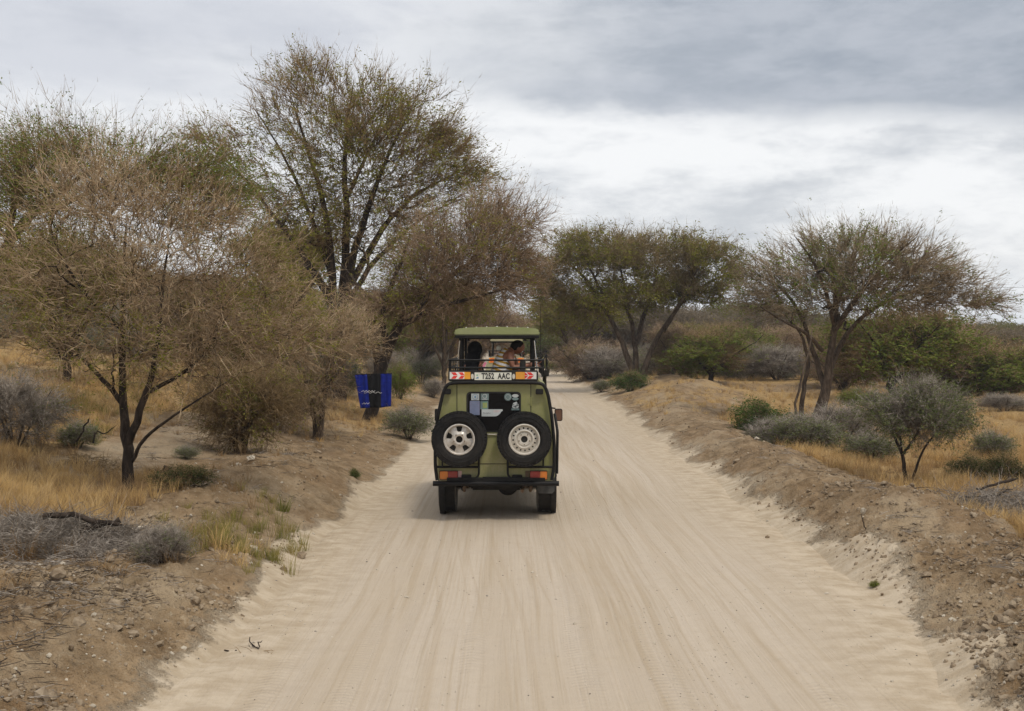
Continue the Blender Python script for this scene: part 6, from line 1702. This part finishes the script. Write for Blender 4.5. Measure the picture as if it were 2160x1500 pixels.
# ---- pale-haired passenger of the second vehicle
p2 = tag(empty('person', (-.21, 42.6, 0)), 'person with pale hair standing in the roof opening of the beige vehicle', 'person')
X2 = WX(1052, 44) + .21; Z2 = WZ(736, 44)
skin_body('body', [((X2, 1.4, 1.3), (.14, .11)), ((X2, 1.4, 1.7), (.14, .11)), ((X2, 1.4, Z2 - .30), (.17, .11)), ((X2, 1.4, Z2 - .20), (.07, .07)), ((X2, 1.4, Z2 - .08), (.05, .05)), ((X2, 1.4, Z2), (.08, .09)), ((X2, 1.4, Z2 + .07), (.06, .06)),
                   ((X2 - .2, 1.4, Z2 - .32), .05), ((X2 - .25, 1.5, Z2 - .55), .04), ((X2 + .2, 1.4, Z2 - .32), .05), ((X2 + .25, 1.5, Z2 - .55), .04)],
          [(0, 1), (1, 2), (2, 3), (3, 4), (4, 5), (5, 6), (2, 7), (7, 8), (2, 9), (9, 10)], 'pale_skin', p2, sub=1)
ell('hair', (X2, 1.38, Z2 + .03), (.095, .10, .11), 'plate_white', p2)
skin_body('shirt', [((X2, 1.4, 1.4), (.16, .13)), ((X2, 1.4, 1.7), (.16, .13)), ((X2, 1.4, Z2 - .30), (.19, .13))], [(0, 1), (1, 2)], 'cloth_dark', p2, sub=1)

# ================================================================== BLUE CLOTH AND POWER LINE
simple_mat('cloth_blue', (0.004, 0.013, 0.17), .8, 0, .2, var=.25, nscale=9)
DC_ = 30.9
cl = tag(empty('fly_screen_cloth', (WX(788, DC_), DC_, WZ(826, DC_))), 'blue and black insect control cloth hung in front of a dark trunk', 'cloth')
def cloth_panel(x0a, x1a, x0b, x1b, yta, ytb, yba, ybb, mat, nm):
    """corners in photo pixels: top edge x0a..x1a at yta..ytb, bottom edge x0b..x1b at yba..ybb"""
    nx, nz = 14, 18; vv = []
    for j in range(nz):
        t = j / (nz - 1)
        for i in range(nx):
            s_ = i / (nx - 1)
            px = (x0a + (x1a - x0a) * s_) * (1 - t) + (x0b + (x1b - x0b) * s_) * t; py = (yta + (ytb - yta) * s_) * (1 - t) + (yba + (ybb - yba) * s_) * t
            x, z = WX(px, DC_) - cl.location.x, WZ(py, DC_) - cl.location.z
            y = .035 * math.sin(x * 19 + t * 2.0) * (0.3 + t) + .02 * math.sin(x * 41 + 1)
            vv.append((x, y, z))
    me = mesh_from(nm, [(np.array(vv), grid_faces(nz, nx), None)], True)
    o = add_mesh(nm, me, MATS[mat], cl); sd = o.modifiers.new('thick', 'SOLIDIFY'); sd.thickness = .004
    return o
cloth_panel(748.5, 774, 760, 780, 791, 790, 862, 860, 'cloth_blue', 'blue_panel')
cloth_panel(774, 803, 780, 804, 790, 789, 860, 860, 'cloth_black', 'black_panel')
cloth_panel(803, 826, 804, 825, 789, 788, 860, 857, 'cloth_blue', 'blue_panel')
for (xa_, xb_, ya_, f_) in ((762, 792, 825, 30), (768, 806, 828, 22), (764, 780, 851, 18)):
    m2 = MB(); m2.tube([(WX(xa_ + (xb_ - xa_) * t_, DC_) - cl.location.x, -.062, WZ(ya_ + 1.3 * math.sin(t_ * f_), DC_) - cl.location.z) for t_ in np.linspace(0, 1, 40)], .0045, 4); m2.build('script_print', 'sign_white', cl)
mb = MB(); mb.tube([(WX(748, DC_) - cl.location.x, .0, WZ(790.5, DC_) - cl.location.z), (WX(827, DC_) - cl.location.x, 0, WZ(787.5, DC_) - cl.location.z)], .010, 6)
mb.build('hanging_rod', 'black_tube', cl)
for xa_, xb_ in ((752, 776), (823, 808)):
    m2 = MB(); m2.tube([(WX(xa_, DC_) - cl.location.x, 0, WZ(790, DC_) - cl.location.z), (WX(xb_, DC_) - cl.location.x, .45, WZ(738, DC_) - cl.location.z)], .006, 5); m2.build('cord', 'bark_grey', cl)

pw = tag(empty('power_line', (0, 0, 0)), 'three thin overhead wires in the sky at far right', 'power line')
Dp = 260.0
for py0, py1, nm in ((606.5, 607.5, 0), (622, 621.5, 0), (636, 636.3, 0)):
    mb = MB(); mb.tube([(WX(1850 + 1200 * t_, Dp), Dp, WZ(py0 + (py1 - py0) * t_, Dp) - 3.0 * (t_ * (1 - t_)) + .55) for t_ in np.linspace(0, 1, 14)], .035, 4); mb.build('wire', 'black_tube', pw)
for px_ in (1850, 3050):
    mb = MB(); mb.cyl((WX(px_, Dp), Dp, -1), (WX(px_, Dp), Dp, WZ(600, Dp)), .16, 8); mb.box((WX(px_, Dp), Dp, WZ(622, Dp)), (.2, 3.0, .2)); mb.build('pole', 'bark_grey', pw)
# ================================================================== DUSTY AIR
m = bpy.data.materials.new('dusty_air'); m.use_nodes = True; m.node_tree.nodes.clear(); h = NT(m.node_tree)
vo = h.n('ShaderNodeVolumePrincipled'); h.set(vo, 'Color', rgba((0.92, 0.93, 0.95))); h.set(vo, 'Density', 0.0005); h.set(vo, 'Anisotropy', 0.2)
out = h.n('ShaderNodeOutputMaterial'); h.set(out, 'Volume', vo.outputs[0])
mb = MB(); mb.box((0, 0, 8.0), (10400, 10400, 23.0))
hz_ = mb.build('haze', m); tag(hz_, 'thin pale dusty air over the plain', kind='stuff')
tot = sum(sum(len(p.vertices) - 2 for p in me.polygons) for me in bpy.data.meshes) if False else 0
